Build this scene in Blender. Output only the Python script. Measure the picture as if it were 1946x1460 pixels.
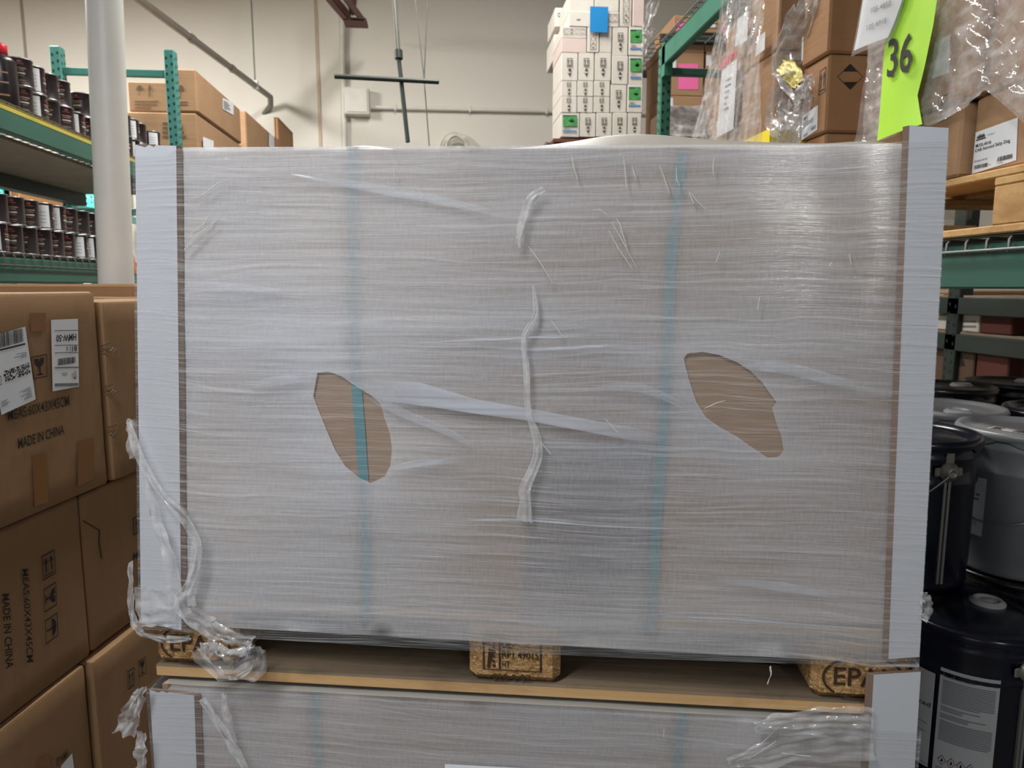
import bpy, bmesh, math, random
from mathutils import Vector, Matrix, noise
from mathutils.geometry import delaunay_2d_cdt
for _o in list(bpy.data.objects): bpy.data.objects.remove(_o)
rnd = random.Random(7)
SC = bpy.context.scene
COL = SC.collection
R_ = math.radians
def V(*a): return Vector(a if len(a) > 1 else a[0])

# ------------------------------------------------------------------ camera
PW, PH, FPX = 1946, 1460, 1350.0
CAM = V(0, 0, 1.535)
YAW, PITCH = R_(5.84), R_(7.8)
FW = V(math.sin(YAW)*math.cos(PITCH), math.cos(YAW)*math.cos(PITCH), -math.sin(PITCH))
RT = V(math.cos(YAW), -math.sin(YAW), 0)
UP = RT.cross(FW)
cd = bpy.data.cameras.new('camera'); cam = bpy.data.objects.new('camera', cd); COL.objects.link(cam)
cd.sensor_width = 36; cd.lens = FPX/PW*36; cd.clip_start = 0.02; cd.clip_end = 200
cam.matrix_world = Matrix((( RT.x, UP.x, -FW.x, CAM.x), (RT.y, UP.y, -FW.y, CAM.y), (RT.z, UP.z, -FW.z, CAM.z), (0,0,0,1)))
cd.dof.use_dof = True; cd.dof.focus_distance = 1.15; cd.dof.aperture_fstop = 9.0
SC.camera = cam

# ------------------------------------------------------------------ world, lamps, exposure
SC.view_settings.view_transform = 'Standard'; SC.view_settings.look = 'None'
SC.view_settings.exposure = 0.5; SC.view_settings.gamma = 1.0; SC.view_settings.use_curve_mapping = False
SC.cycles.transparent_max_bounces = 16
SC.cycles.max_bounces = 8
wd = bpy.data.worlds.new('world'); SC.world = wd; wd.use_nodes = True
wd.node_tree.nodes['Background'].inputs[0].default_value = (0.92, 0.95, 1.0, 1)
wd.node_tree.nodes['Background'].inputs[1].default_value = 0.10
def area(name, loc, target, sx, sy, power, col, spread=180):
    l = bpy.data.lights.new(name, 'AREA'); l.shape = 'RECTANGLE'; l.size = sx; l.size_y = sy
    l.energy = power; l.color = col; l.spread = R_(spread)
    o = bpy.data.objects.new(name, l); COL.objects.link(o); o.location = loc
    d = (V(target) - V(loc)); o.rotation_euler = d.to_track_quat('-Z', 'Y').to_euler()
    return o
area('aisle_light_near_left', (-1.2, -0.25, 3.4), (-1.15, -0.2, 0), 0.3, 1.6, 62, (0.97, 0.985, 1.0))
area('aisle_light_far_behind', (1.35, -6.6, 4.5), (1.1, -3.5, 0.8), 0.1, 2.4, 52, (1.0, 0.98, 0.95))
area('aisle_light_ahead', (0.0, 4.3, 5.3), (0.0, 4.5, 0), 0.4, 2.4, 170, (1.0, 0.96, 0.90))
area('aisle_light_left', (-3.6, 5.5, 4.2), (-3.4, 6.2, 0), 0.5, 2.0, 225, (1.0, 0.97, 0.92))
area('dock_door_daylight', (-3.8, -5.4, 2.9), (-0.4, 1.2, 1.6), 2.6, 3.0, 16, (0.88, 0.93, 1.0))

# ------------------------------------------------------------------ pixel rays on the photograph's frame
def ray(px, py): return FW + RT*((px-PW/2)/FPX) - UP*((py-PH/2)/FPX)
def atd(px, py, d): return CAM + ray(px, py)*d
def hx(px, py, X): r = ray(px, py); return CAM + r*((X-CAM.x)/r.x)
def hy(px, py, Y): r = ray(px, py); return CAM + r*((Y-CAM.y)/r.y)
def hz(px, py, Z): r = ray(px, py); return CAM + r*((Z-CAM.z)/r.z)
class PL:
    def __init__(s, p, n): s.p = V(p); s.n = V(n).normalized()
    def hit(s, px, py, off=0.0):
        r = ray(px, py); p = s.p + s.n*off
        return CAM + r*((p-CAM).dot(s.n)/r.dot(s.n))
    def quad(s, pts, off=0.0): return [s.hit(x, y, off) for x, y in pts]

# ------------------------------------------------------------------ materials
def S(r, g, b):
    f = lambda c: (c/255/12.92) if c/255 <= .04045 else ((c/255+.055)/1.055)**2.4
    return (f(r), f(g), f(b), 1)
class NT:
    def __init__(s, name):
        s.m = bpy.data.materials.new(name); s.m.use_nodes = True; s.t = s.m.node_tree
        s.b = s.t.nodes['Principled BSDF']; s.out = s.t.nodes['Material Output']
        s.tc = s.t.nodes.new('ShaderNodeTexCoord')
    def n(s, t): return s.t.nodes.new('ShaderNode'+t)
    def l(s, a, b): s.t.links.new(a, b)
    def mapping(s, sc, src=None, loc=(0,0,0)):
        k = s.n('Mapping'); k.inputs['Scale'].default_value = sc; k.inputs['Location'].default_value = loc
        s.l(src or s.tc.outputs['Object'], k.inputs[0]); return k.outputs[0]
    def noise(s, vec, scale=1, detail=3, rough=.5, dist=0):
        k = s.n('TexNoise'); k.inputs['Scale'].default_value = scale; k.inputs['Detail'].default_value = detail
        k.inputs['Roughness'].default_value = rough; k.inputs['Distortion'].default_value = dist
        s.l(vec, k.inputs['Vector']); return k.outputs['Fac']
    def ramp(s, fac, stops):
        k = s.n('ValToRGB'); e = k.color_ramp.elements
        while len(e) < len(stops): e.new(.5)
        for q, (p, c) in zip(e, stops):
            q.position = p; q.color = c if isinstance(c, tuple) else (c, c, c, 1)
        s.l(fac, k.inputs[0]); return k.outputs[0]
    def mix(s, fac, a, b, mode='MIX'):
        k = s.n('Mix'); k.data_type = 'RGBA'; k.blend_type = mode
        for v, i in ((fac, 0), (a, 6), (b, 7)):
            if hasattr(v, 'is_linked'): s.l(v, k.inputs[i])
            else: k.inputs[i].default_value = v
        return k.outputs[2]
    def math(s, op, a, b=0.0, clamp=False):
        k = s.n('Math'); k.operation = op; k.use_clamp = clamp
        for v, i in ((a, 0), (b, 1)):
            if hasattr(v, 'is_linked'): s.l(v, k.inputs[i])
            else: k.inputs[i].default_value = v
        return k.outputs[0]
    def bump(s, h, strength=.3, dist=.002):
        k = s.n('Bump'); k.inputs['Strength'].default_value = strength; k.inputs['Distance'].default_value = dist
        s.l(h, k.inputs['Height']); return k.outputs[0]
    def set(s, **kw):
        for k, v in kw.items():
            i = s.b.inputs[k.replace('_', ' ')]
            if hasattr(v, 'is_linked'): s.l(v, i)
            else: i.default_value = v
        return s
def plain(name, c, rough=.5, metal=0.0, var=.06, bumpy=0.0, scale=9.0, spec=.5):
    m = NT(name); nz = m.noise(m.mapping((scale,)*3), 1, 4)
    d = tuple(x*(1-var) for x in c[:3])+(1,); e = tuple(min(1, x*(1+var)) for x in c[:3])+(1,)
    m.set(Base_Color=m.ramp(nz, [(.3, d), (.7, e)]), Roughness=rough, Metallic=metal)
    m.b.inputs['Specular IOR Level'].default_value = spec
    if bumpy: m.set(Normal=m.bump(m.noise(m.mapping((scale*12,)*3), 1, 3), bumpy))
    return m.m
def cardboard(name, c, var=.10, fl=(4, 4, 60), rough=.75):
    m = NT(name)
    a = m.noise(m.mapping((5,)*3), 1, 5, .6); b = m.noise(m.mapping(fl), 1, 3); g = m.noise(m.mapping((240,)*3), 1, 2)
    d = tuple(x*(1-var) for x in c[:3])+(1,); e = tuple(min(1, x*(1+var)) for x in c[:3])+(1,)
    k = m.ramp(a, [(.3, d), (.7, e)])
    k = m.mix(.25, k, m.ramp(b, [(.35, d), (.65, e)]))
    k = m.mix(.15, k, m.ramp(g, [(.3, d), (.7, e)]))
    m.set(Base_Color=k, Roughness=rough, Normal=m.bump(m.math('ADD', b, a), .35, .003))
    m.b.inputs['Specular IOR Level'].default_value = .25
    return m.m
def wood(name, c1, c2, dark, sc=(2.5, 40, 40), knots=True):
    m = NT(name); v = m.mapping(sc)
    a = m.noise(v, 1, 5, .6, .6); b = m.noise(m.mapping((3, 6, 6)), 1, 5, .65)
    k = m.ramp(a, [(.25, c1), (.7, c2)])
    k = m.mix(m.ramp(b, [(.52, 0.0), (.72, .75)]), k, dark)
    m.set(Base_Color=k, Roughness=.75, Normal=m.bump(a, .4, .002)); m.b.inputs['Specular IOR Level'].default_value = .2
    return m.m
def chipboard(name):
    m = NT(name)
    k = m.n('TexVoronoi'); k.inputs['Scale'].default_value = 1; k.inputs['Randomness'].default_value = 1
    nz = m.n('TexNoise'); nz.inputs['Scale'].default_value = 90; nz.inputs['Detail'].default_value = 2
    m.l(m.tc.outputs['Object'], nz.inputs['Vector'])
    mx = m.n('VectorMath'); mx.operation = 'MULTIPLY_ADD'; m.l(nz.outputs['Color'], mx.inputs[0]); mx.inputs[1].default_value = (.016, .016, .016)
    m.l(m.tc.outputs['Object'], mx.inputs[2])
    m.l(m.mapping((170, 170, 420), mx.outputs[0]), k.inputs['Vector'])
    sep = m.n('SeparateColor'); m.l(k.outputs['Color'], sep.inputs[0])
    col = m.ramp(sep.outputs[0], [(0, S(128, 96, 60)), (.3, S(152, 116, 76)), (.75, S(176, 140, 94)), (1, S(206, 176, 126))])
    m.set(Base_Color=col, Roughness=.8, Normal=m.bump(sep.outputs[1], .5, .002)); m.b.inputs['Specular IOR Level'].default_value = .2
    return m.m
def paint(name, c, chip, rough=.45):
    m = NT(name); nz = m.noise(m.mapping((14, 14, 14)), 1, 6, .65); a = m.noise(m.mapping((3, 3, 3)), 1, 3)
    k = m.ramp(a, [(.3, tuple(x*.88 for x in c[:3])+(1,)), (.7, tuple(min(1, x*1.1) for x in c[:3])+(1,))])
    k = m.mix(m.ramp(nz, [(.68, 0.0), (.72, 1.0)]), k, chip)
    m.set(Base_Color=k, Roughness=rough); return m.m

CARD = cardboard('cardboard_brown', S(156, 118, 84))
CARD_L = cardboard('cardboard_left', S(152, 120, 88), .09, (60, 60, 4))
CARD_W = cardboard('cardboard_warm', S(172, 138, 106))
CARD_O = cardboard('cardboard_orange', S(214, 160, 110))
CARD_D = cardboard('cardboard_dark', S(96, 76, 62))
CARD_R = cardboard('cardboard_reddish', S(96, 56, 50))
CARD_IN = cardboard('cardboard_load', S(150, 127, 106), .06)
CARD_EDGE = cardboard('cardboard_cut_edge', S(120, 100, 86), .2, (300, 300, 4))
WHITEBOX = plain('white_carton_paper', S(208, 203, 194), .6, 0, .05)
PINKBOX = plain('pinkish_carton_paper', S(206, 188, 183), .6, 0, .04)
PAPER = plain('white_label_paper', S(232, 236, 242), .5, 0, .02)
PAPER_D = plain('label_paper_grey', S(196, 198, 202), .5, 0, .03)
INK = plain('black_print', S(36, 30, 28), .6, 0, .1)
INK_F = plain('faded_print', S(112, 84, 58), .7, 0, .1)
INK_G = plain('grey_print', S(120, 120, 124), .6, 0, .1)
STAMP = plain('burnt_stamp', S(58, 38, 22), .8, 0, .3, 0, 60)
TAPE = NT('packing_tape'); TAPE.set(Base_Color=S(140, 100, 62), Roughness=.22, Normal=TAPE.bump(TAPE.noise(TAPE.mapping((60, 60, 20)), 1, 3), .15)); TAPE = TAPE.m
EDGEBOARD = plain('white_edge_board', S(188, 192, 198), .42, 0, .02, .03, 14)
LIME = plain('lime_paper', S(186, 244, 66), .5, 0, .03)
PINK = plain('pink_paper', S(255, 120, 182), .5, 0, .03)
BLUE = plain('blue_paper', S(20, 130, 196), .5, 0, .04)
YELLOW = plain('yellow_paper', S(246, 224, 40), .5, 0, .03)
YSTRIPE = plain('yellow_stripe', S(196, 182, 84), .5, 0, .1)
RED = plain('red_plastic', S(206, 30, 52), .4)
ORANGE = plain('orange_tag', S(226, 110, 34), .5)
GREENP = plain('green_print', S(74, 150, 82), .5, 0, .25, 0, 40)
BLUEP = plain('blue_print', S(86, 130, 186), .5, 0, .1)
MAROON = plain('maroon_print', S(128, 70, 66), .5, 0, .1)
TEAL = paint('teal_rack_paint', S(70, 138, 130), S(190, 200, 198))
TURQ = paint('turquoise_rack_paint', S(80, 190, 180), S(190, 200, 198))
GREEN = paint('dark_green_rack_paint', S(52, 100, 86), S(70, 90, 84))
GREEN_R = paint('green_rack_paint', S(58, 122, 102), S(110, 130, 124))
HOLE = plain('slot_dark', S(18, 28, 28), .8)
WIRE = plain('zinc_wire', S(132, 136, 136), .45, .6)
WIRE_D = plain('grey_wire', S(96, 92, 86), .5, .4)
STEEL = plain('galvanised_steel', S(128, 124, 118), .45, .5)
ROD = plain('dull_rod', S(112, 112, 106), .5, .3)
DKROD = plain('dark_green_rod', S(48, 58, 54), .5, .1)
REDOX = plain('red_oxide_steel', S(96, 56, 50), .6, 0, .12)
PIPE_W = plain('white_column_paint', S(226, 226, 222), .42, 0, .03)
WALLP = NT('wall_paint'); _a = WALLP.noise(WALLP.mapping((.5,)*3), 1, 4)
WALLP.set(Base_Color=WALLP.ramp(_a, [(.3, S(216, 212, 202)), (.7, S(224, 220, 211))]), Roughness=.7, Normal=WALLP.bump(WALLP.noise(WALLP.mapping((30,)*3), 1, 3), .08)); WALLP = WALLP.m
SEAMP = plain('wall_seam', S(190, 172, 150), .8); SEAMG = plain('wall_joint_grey', S(158, 152, 144), .8); WALLBOX = plain('wall_fixture_paint', S(218, 216, 208), .5)
CONC = plain('concrete_floor', S(92, 89, 85), .5, 0, .12, .05, 3)
CEILM = plain('ceiling_deck', S(200, 198, 192), .8)
WOOD_G = wood('weathered_wood', S(80, 70, 58), S(124, 108, 88), S(46, 40, 34))
WOOD_T = wood('pallet_wood_edge', S(184, 146, 100), S(206, 170, 122), S(140, 108, 72), (3, 30, 60))
WOOD_N = wood('new_pallet_wood', S(198, 156, 104), S(222, 182, 128), S(168, 126, 80), (40, 3, 60))
WOOD_DK = wood('dark_pallet_wood', S(120, 92, 62), S(146, 112, 78), S(80, 58, 40), (40, 3, 60))
PBOARD = plain('shelf_board', S(140, 126, 110), .8, 0, .12)
CHIP = chipboard('chipboard_block')
GREYSHEET = plain('plain_grey_panel', S(112, 109, 114), .6, 0, .05)
STRAP = plain('teal_strap', S(84, 136, 144), .4, 0, .08)
CANBLK = NT('can_label_black'); CANBLK.set(Base_Color=S(42, 34, 38), Roughness=.3); CANBLK = CANBLK.m
CANMET = plain('tin_plate', S(190, 190, 192), .28, .9)
CANTXT = plain('can_print_tan', S(170, 132, 110), .5); CANRED = plain('can_print_red', S(122, 62, 64), .5)
PAILB = NT('pail_navy_enamel'); PAILB.set(Base_Color=S(16, 19, 34), Roughness=.22); PAILB = PAILB.m
PAILG = NT('pail_grey_enamel'); PAILG.set(Base_Color=S(120, 122, 126), Roughness=.35); PAILG = PAILG.m
PAILK = NT('pail_black_enamel'); PAILK.set(Base_Color=S(20, 20, 26), Roughness=.3); PAILK = PAILK.m
CAPM = plain('spout_cap_plastic', S(176, 178, 182), .4)
BRACKET = plain('ear_steel', S(150, 148, 142), .4, .6)

def film_mat(name, kind):
    """plastic films: how much of the light is scattered by the film (haze) comes from stretched streaks of its thickness"""
    m = NT(name); t = m.t
    tr = m.n('BsdfTransparent'); mixs = m.n('MixShader')
    obj = m.tc.outputs['Object']
    gl = m.n('BsdfGlossy'); df = m.n('BsdfDiffuse'); lw = m.n('LayerWeight'); top = m.n('MixShader')
    def warp(src_scale, amt, loc=(0, 0, 0)):
        wob = m.n('TexNoise'); wob.inputs['Scale'].default_value = src_scale; wob.inputs['Detail'].default_value = 2; m.l(m.mapping((1, 1, 1), None, loc), wob.inputs['Vector'])
        va = m.n('VectorMath'); va.operation = 'MULTIPLY_ADD'; m.l(wob.outputs['Color'], va.inputs[0]); va.inputs[1].default_value = (0, 0, amt); m.l(obj, va.inputs[2]); return va.outputs[0]
    cen = lambda x, k: m.math('MULTIPLY', m.math('SUBTRACT', x, .5), k)
    add = lambda *a: a[0] if len(a) == 1 else m.math('ADD', a[0], add(*a[1:]))
    col = S(205, 205, 208); rough = .2
    if kind == 'hood':
        at = m.n('Attribute'); at.attribute_name = 'haze'
        w1, w2 = warp(2.2, .02), warp(1.3, .05, (3, 1, 5))
        s1 = m.noise(m.mapping((5, 1, 420), w1), 1, 4, .6); s2 = m.noise(m.mapping((1.2, 1, 60), w1), 1, 5, .62)
        s3 = m.noise(m.mapping((260, 1, 60)), 1, 2); s5 = m.noise(m.mapping((.9, 1, 14), w2), 1, 3, .5)
        big = m.noise(m.mapping((2.2, 1, 3.4)), 1, 3)
        fac = m.math('MINIMUM', m.math('MAXIMUM', add(at.outputs['Fac'], cen(s1, .75), cen(s2, .7), cen(s3, .3), cen(s5, .6), cen(big, .6)), .10), .95)
        col = m.ramp(m.noise(m.mapping((2.2, 1, 3.2), None, (4, 0, 2)), 1, 3), [(.34, S(212, 206, 202)), (.5, S(217, 216, 219)), (.66, S(214, 218, 226))])
        nrm = m.bump(add(s1, s2), 1, .0003); rough = .38
    elif kind == 'wrap':
        w1, w2 = warp(1.7, .03), warp(3.1, .055, (7, 3, 1))
        s1 = m.noise(m.mapping((5.5, 1, 620), w1), 1, 3, .65); s2 = m.noise(m.mapping((2.0, 1, 170), w2), 1, 4, .6); s4 = m.noise(m.mapping((7, 1, 900), w2), 1, 2, .5)
        k = add(m.ramp(s1, [(.54, .02), (.75, .55)]), m.ramp(s2, [(.54, 0.0), (.8, .5)]), m.ramp(s4, [(.6, 0.0), (.76, .5)]))
        fac = m.math('MINIMUM', m.math('ADD', k, .03), .8)
        g = m.noise(m.mapping((60, 1, 500), w1), 1, 2); col = S(216, 216, 219)
        nrm = m.bump(add(s1, m.math('MULTIPLY', s2, 2.5), g), 1, .00016); rough = .10
    elif kind == 'crumple':
        s1 = m.noise(m.mapping((26,)*3), 1, 2, .6); s2 = m.noise(m.mapping((8, 8, 34)), 1, 4)
        fac = m.math('MINIMUM', m.math('ADD', m.ramp(s1, [(.35, .16), (.75, .48)]), m.ramp(s2, [(.5, 0.0), (.8, .45)])), .85)
        col = S(236, 236, 238); nrm = m.bump(add(s1, m.math('MULTIPLY', m.noise(m.mapping((90,)*3), 1, 1), .35)), 1, .0016); rough = .07
    elif kind == 'rope':
        s1 = m.noise(m.mapping((70, 70, 70)), 1, 4, .6); fac = m.ramp(s1, [(.3, .22), (.75, .6)]); col = S(232, 232, 234); nrm = m.bump(s1, 1, .001); rough = .10
    elif kind == 'fold':
        s1 = m.noise(m.mapping((3, 1, 160)), 1, 3); at = m.n('Attribute'); at.attribute_name = 'haze'
        fac = m.math('MULTIPLY', m.ramp(s1, [(.3, .35), (.7, .8)]), at.outputs['Fac']); col = S(206, 213, 224); nrm = m.bump(s1, 1, .0003); rough = .3
    elif kind == 'cover':
        fac = m.math('ADD', .62, 0.0); col = S(202, 199, 190); nrm = m.bump(m.noise(m.mapping((9,)*3), 1, 4), .3, .004); rough = .35
    elif kind == 'sleeve':
        fac = m.math('ADD', .2, 0.0); col = S(214, 216, 218); nrm = m.bump(m.noise(m.mapping((16,)*3), 1, 4), .5, .004); rough = .1
    if hasattr(col, 'is_linked'): m.l(col, df.inputs[0])
    else: df.inputs[0].default_value = col
    gl.inputs['Roughness'].default_value = rough; m.l(nrm, gl.inputs['Normal']); m.l(nrm, lw.inputs['Normal'])
    surf = df.outputs[0]
    if kind in ('hood', 'crumple', 'rope', 'cover'):
        fx = m.n('MixShader'); tl = m.n('BsdfTranslucent'); tl.inputs[0].default_value = S(205, 203, 204); fx.inputs[0].default_value = .2
        m.l(surf, fx.inputs[1]); m.l(tl.outputs[0], fx.inputs[2]); surf = fx.outputs[0]
    m.l(fac, mixs.inputs[0]); m.l(tr.outputs[0], mixs.inputs[1]); m.l(surf, mixs.inputs[2])
    fres = m.math('ADD', m.math('MULTIPLY', m.math('POWER', lw.outputs['Facing'], 5.0), .9), .045)
    m.l(fres, top.inputs[0]); m.l(mixs.outputs[0], top.inputs[1]); m.l(gl.outputs[0], top.inputs[2]); m.l(top.outputs[0], m.out.inputs[0])
    return m.m
HOOD = film_mat('hazy_film', 'hood'); WRAP = film_mat('stretch_wrap', 'wrap')
CRUMPLE = film_mat('crumpled_wrap', 'crumple'); ROPEF = film_mat('roped_wrap', 'rope'); FOLD = film_mat('folded_film', 'fold'); COVER = film_mat('top_cover_film', 'cover'); SLEEVE = film_mat('clear_sleeve', 'sleeve')
CREASE = NT('white_crease'); CREASE.set(Base_Color=S(232, 230, 224), Roughness=.2, Alpha=.75); CREASE = CREASE.m

# ------------------------------------------------------------------ mesh builder and object helpers
MW = {}
_txt = {}
def glyphs(s, bold):
    k = (s, bold)
    if k not in _txt:
        c = bpy.data.curves.new('t', 'FONT'); c.body = s; c.size = 1; c.offset = bold; c.resolution_u = 3
        o = bpy.data.objects.new('t', c); COL.objects.link(o)
        dg = bpy.context.evaluated_depsgraph_get()
        me = bpy.data.meshes.new_from_object(o.evaluated_get(dg))
        vs = [v.co.copy() for v in me.vertices]; fs = [tuple(p.vertices) for p in me.polygons]
        x0 = min(v.x for v in vs); x1 = max(v.x for v in vs); y0 = min(v.y for v in vs); y1 = max(v.y for v in vs)
        _txt[k] = ([((v.x-x0)/(x1-x0), (v.y-y0)/(y1-y0)) for v in vs], fs)
        bpy.data.objects.remove(o); bpy.data.curves.remove(c); bpy.data.meshes.remove(me)
    return _txt[k]
class MB:
    def __init__(s): s.v = []; s.f = []; s.mi = []; s.sm = []; s.mats = []; s.attr = None
    def slot(s, m):
        if m not in s.mats: s.mats.append(m)
        return s.mats.index(m)
    def add(s, vs, fs, m, smooth=False, T=None):
        b = len(s.v); k = s.slot(m)
        s.v += [(T @ V(v)) if T is not None else V(v) for v in vs]
        for f in fs: s.f.append(tuple(i+b for i in f)); s.mi.append(k); s.sm.append(smooth)
        return s
    def hexa(s, p, m):     # p: 4 bottom + 4 top points
        return s.add(p, [(3,2,1,0),(4,5,6,7),(0,1,5,4),(1,2,6,5),(2,3,7,6),(3,0,4,7)], m)
    def box(s, lo, hi, m, T=None, ch=0.0):
        (x0,y0,z0),(x1,y1,z1) = lo, hi
        if ch <= 0:
            return s.add([(x0,y0,z0),(x1,y0,z0),(x1,y1,z0),(x0,y1,z0),(x0,y0,z1),(x1,y0,z1),(x1,y1,z1),(x0,y1,z1)],
                         [(3,2,1,0),(4,5,6,7),(0,1,5,4),(1,2,6,5),(2,3,7,6),(3,0,4,7)], m, False, T)
        vs = []; idx = {}
        for i, x in enumerate((x0,x1)):
            for j, y in enumerate((y0,y1)):
                for k, z in enumerate((z0,z1)):
                    sx, sy, sz = (ch if i == 0 else -ch), (ch if j == 0 else -ch), (ch if k == 0 else -ch)
                    idx[i,j,k] = len(vs); vs += [(x, y+sy, z+sz), (x+sx, y, z+sz), (x+sx, y+sy, z)]
        F = []
        q = lambda i,j,k,a: idx[i,j,k]+a
        F += [(q(0,0,0,0),q(0,0,1,0),q(0,1,1,0),q(0,1,0,0)), (q(1,0,0,0),q(1,1,0,0),q(1,1,1,0),q(1,0,1,0))]
        F += [(q(0,0,0,1),q(1,0,0,1),q(1,0,1,1),q(0,0,1,1)), (q(0,1,0,1),q(0,1,1,1),q(1,1,1,1),q(1,1,0,1))]
        F += [(q(0,0,0,2),q(0,1,0,2),q(1,1,0,2),q(1,0,0,2)), (q(0,0,1,2),q(1,0,1,2),q(1,1,1,2),q(0,1,1,2))]
        for j in (0,1):
            for k in (0,1): F.append((q(0,j,k,1),q(1,j,k,1),q(1,j,k,2),q(0,j,k,2)))
        for i in (0,1):
            for k in (0,1): F.append((q(i,0,k,0),q(i,1,k,0),q(i,1,k,2),q(i,0,k,2)))
        for i in (0,1):
            for j in (0,1): F.append((q(i,j,0,0),q(i,j,1,0),q(i,j,1,1),q(i,j,0,1)))
        for c in idx.values(): F.append((c, c+1, c+2))
        return s.add(vs, F, m, False, T)
    def gbox(s, lo, hi, m, T=None, step=.04, amp=.004, rad=.012, seed=0.0, fq=5.0):   # a box with worn faces and soft edges
        lo, hi = V(lo), V(hi); c = (lo+hi)/2; h = (hi-lo)/2
        for ax in range(3):
            a, b = (ax+1) % 3, (ax+2) % 3
            na = max(2, int(2*h[a]/step)); nb = max(2, int(2*h[b]/step))
            ca = [-1, -1+rad/h[a]]+[-1+2*i/na for i in range(1, na)]+[1-rad/h[a], 1]; cb = [-1, -1+rad/h[b]]+[-1+2*i/nb for i in range(1, nb)]+[1-rad/h[b], 1]
            for sg in (-1, 1):
                vs = []
                for u in ca:
                    for w in cb:
                        p = V(0,0,0); p[ax] = sg*h[ax]; p[a] = u*h[a]; p[b] = w*h[b]
                        q = V([max(-(h[k]-rad), min(h[k]-rad, p[k])) for k in range(3)])
                        d = p-q
                        if d.length > 1e-9: p = q+d.normalized()*rad
                        n = noise.noise_vector(p*fq+V(seed, seed*1.7, -seed))
                        vs.append(c+p+n*amp)
                nB = len(cb); fs = []
                for i in range(len(ca)-1):
                    for j in range(nB-1):
                        f = (i*nB+j, (i+1)*nB+j, (i+1)*nB+j+1, i*nB+j+1); fs.append(f if sg > 0 else f[::-1])
                s.add(vs, fs, m, True, T)
        return s
    def tube(s, pts, r, m, n=8, caps=True, T=None):
        pts = [V(p) for p in pts]; vs = []; N = len(pts); rs = r if isinstance(r, (list, tuple)) else [r]*N
        t0 = (pts[1]-pts[0]).normalized(); ref = V(0,0,1) if abs(t0.z) < .9 else V(1,0,0); a = t0.cross(ref).normalized()
        for i, p in enumerate(pts):
            t = (pts[min(i+1, N-1)]-pts[max(i-1, 0)]).normalized(); a = (a-t*a.dot(t)).normalized(); b = t.cross(a)
            vs += [p+(a*math.cos(2*math.pi*k/n)+b*math.sin(2*math.pi*k/n))*rs[i] for k in range(n)]
        fs = [(i*n+k, i*n+(k+1) % n, (i+1)*n+(k+1) % n, (i+1)*n+k) for i in range(N-1) for k in range(n)]
        s.add(vs, fs, m, True, T)
        if caps: s.add(vs[:n], [tuple(range(n))[::-1]], m, False, T); s.add(vs[-n:], [tuple(range(n))], m, False, T)
        return s
    def lathe(s, prof, m, n=32, T=None, smooth=True):
        vs = []; N = len(prof)
        for r, z in prof: vs += [(max(r, 1e-5)*math.cos(2*math.pi*k/n), max(r, 1e-5)*math.sin(2*math.pi*k/n), z) for k in range(n)]
        fs = [(i*n+k, i*n+(k+1) % n, (i+1)*n+(k+1) % n, (i+1)*n+k) for i in range(N-1) for k in range(n)]
        return s.add(vs, fs, m, smooth, T)
    def quad(s, q, m): return s.add(q, [(0,1,2,3)], m)
    def cylpatch(s, r, a0, a1, z0, z1, m, n=10, T=None):
        vs = []
        for i in range(n+1):
            a = a0+(a1-a0)*i/n; vs += [(r*math.cos(a), r*math.sin(a), z0), (r*math.cos(a), r*math.sin(a), z1)]
        return s.add(vs, [(2*i, 2*i+2, 2*i+3, 2*i+1) for i in range(n)], m, True, T)
    # decals inside a quad q = [bottom-left, bottom-right, top-right, top-left]
    def bil(s, q, x, y): return q[0]*(1-x)*(1-y)+q[1]*x*(1-y)+q[2]*x*y+q[3]*(1-x)*y
    def poly(s, q, pts, m): return s.add([s.bil(q, x, y) for x, y in pts], [tuple(range(len(pts)))], m)
    def rect(s, q, x0, y0, x1, y1, m): return s.poly(q, [(x0,y0),(x1,y0),(x1,y1),(x0,y1)], m)
    def text(s, q, st, m, bold=0.0, box=(0,0,1,1)):
        vs, fs = glyphs(st, bold); x0, y0, x1, y1 = box
        return s.add([s.bil(q, x0+(x1-x0)*x, y0+(y1-y0)*y) for x, y in vs], fs, m)
    def frame(s, q, m, t=.06, tx=None):
        tx = tx or t
        for r in ((0,0,1,t), (0,1-t,1,1), (0,t,tx,1-t), (1-tx,t,1,1-t)): s.rect(q, *r, m)
        return s
    def bars(s, q, m, n=26, seed=1, box=(0,0,1,1)):
        r = random.Random(seed); x = 0; x0, y0, x1, y1 = box
        while x < 1:
            w = r.choice((.4, .4, .8, 1.1))/n; s.rect(q, x0+(x1-x0)*x, y0, x0+(x1-x0)*min(1, x+w), y1, m); x += w+r.choice((.35, .5, .8))/n
        return s
    def lines(s, q, m, n, seed=1, box=(0,0,1,1), th=.4, full=False):
        r = random.Random(seed); x0, y0, x1, y1 = box; d = (y1-y0)/n
        for i in range(n):
            e = 1 if full and r.random() < .8 else r.uniform(.35, 1); y = y1-d*(i+1)
            s.rect(q, x0, y, x0+(x1-x0)*e, y+d*th, m)
        return s
    def arrow(s, q, m): return s.poly(q, [(.5,1),(.95,.58),(.66,.58),(.66,0),(.34,0),(.34,.58),(.05,.58)], m)
    def sub(s, q, x0, y0, x1, y1): return [s.bil(q, *p) for p in ((x0,y0),(x1,y0),(x1,y1),(x0,y1))]
    def upmark(s, q, m, t=.06, tx=None):
        s.frame(q, m, t, tx)
        s.arrow(s.sub(q, .12,.24,.45,.88), m); s.arrow(s.sub(q, .55,.24,.88,.88), m); return s.rect(q, .15,.12,.85,.17, m)
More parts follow.
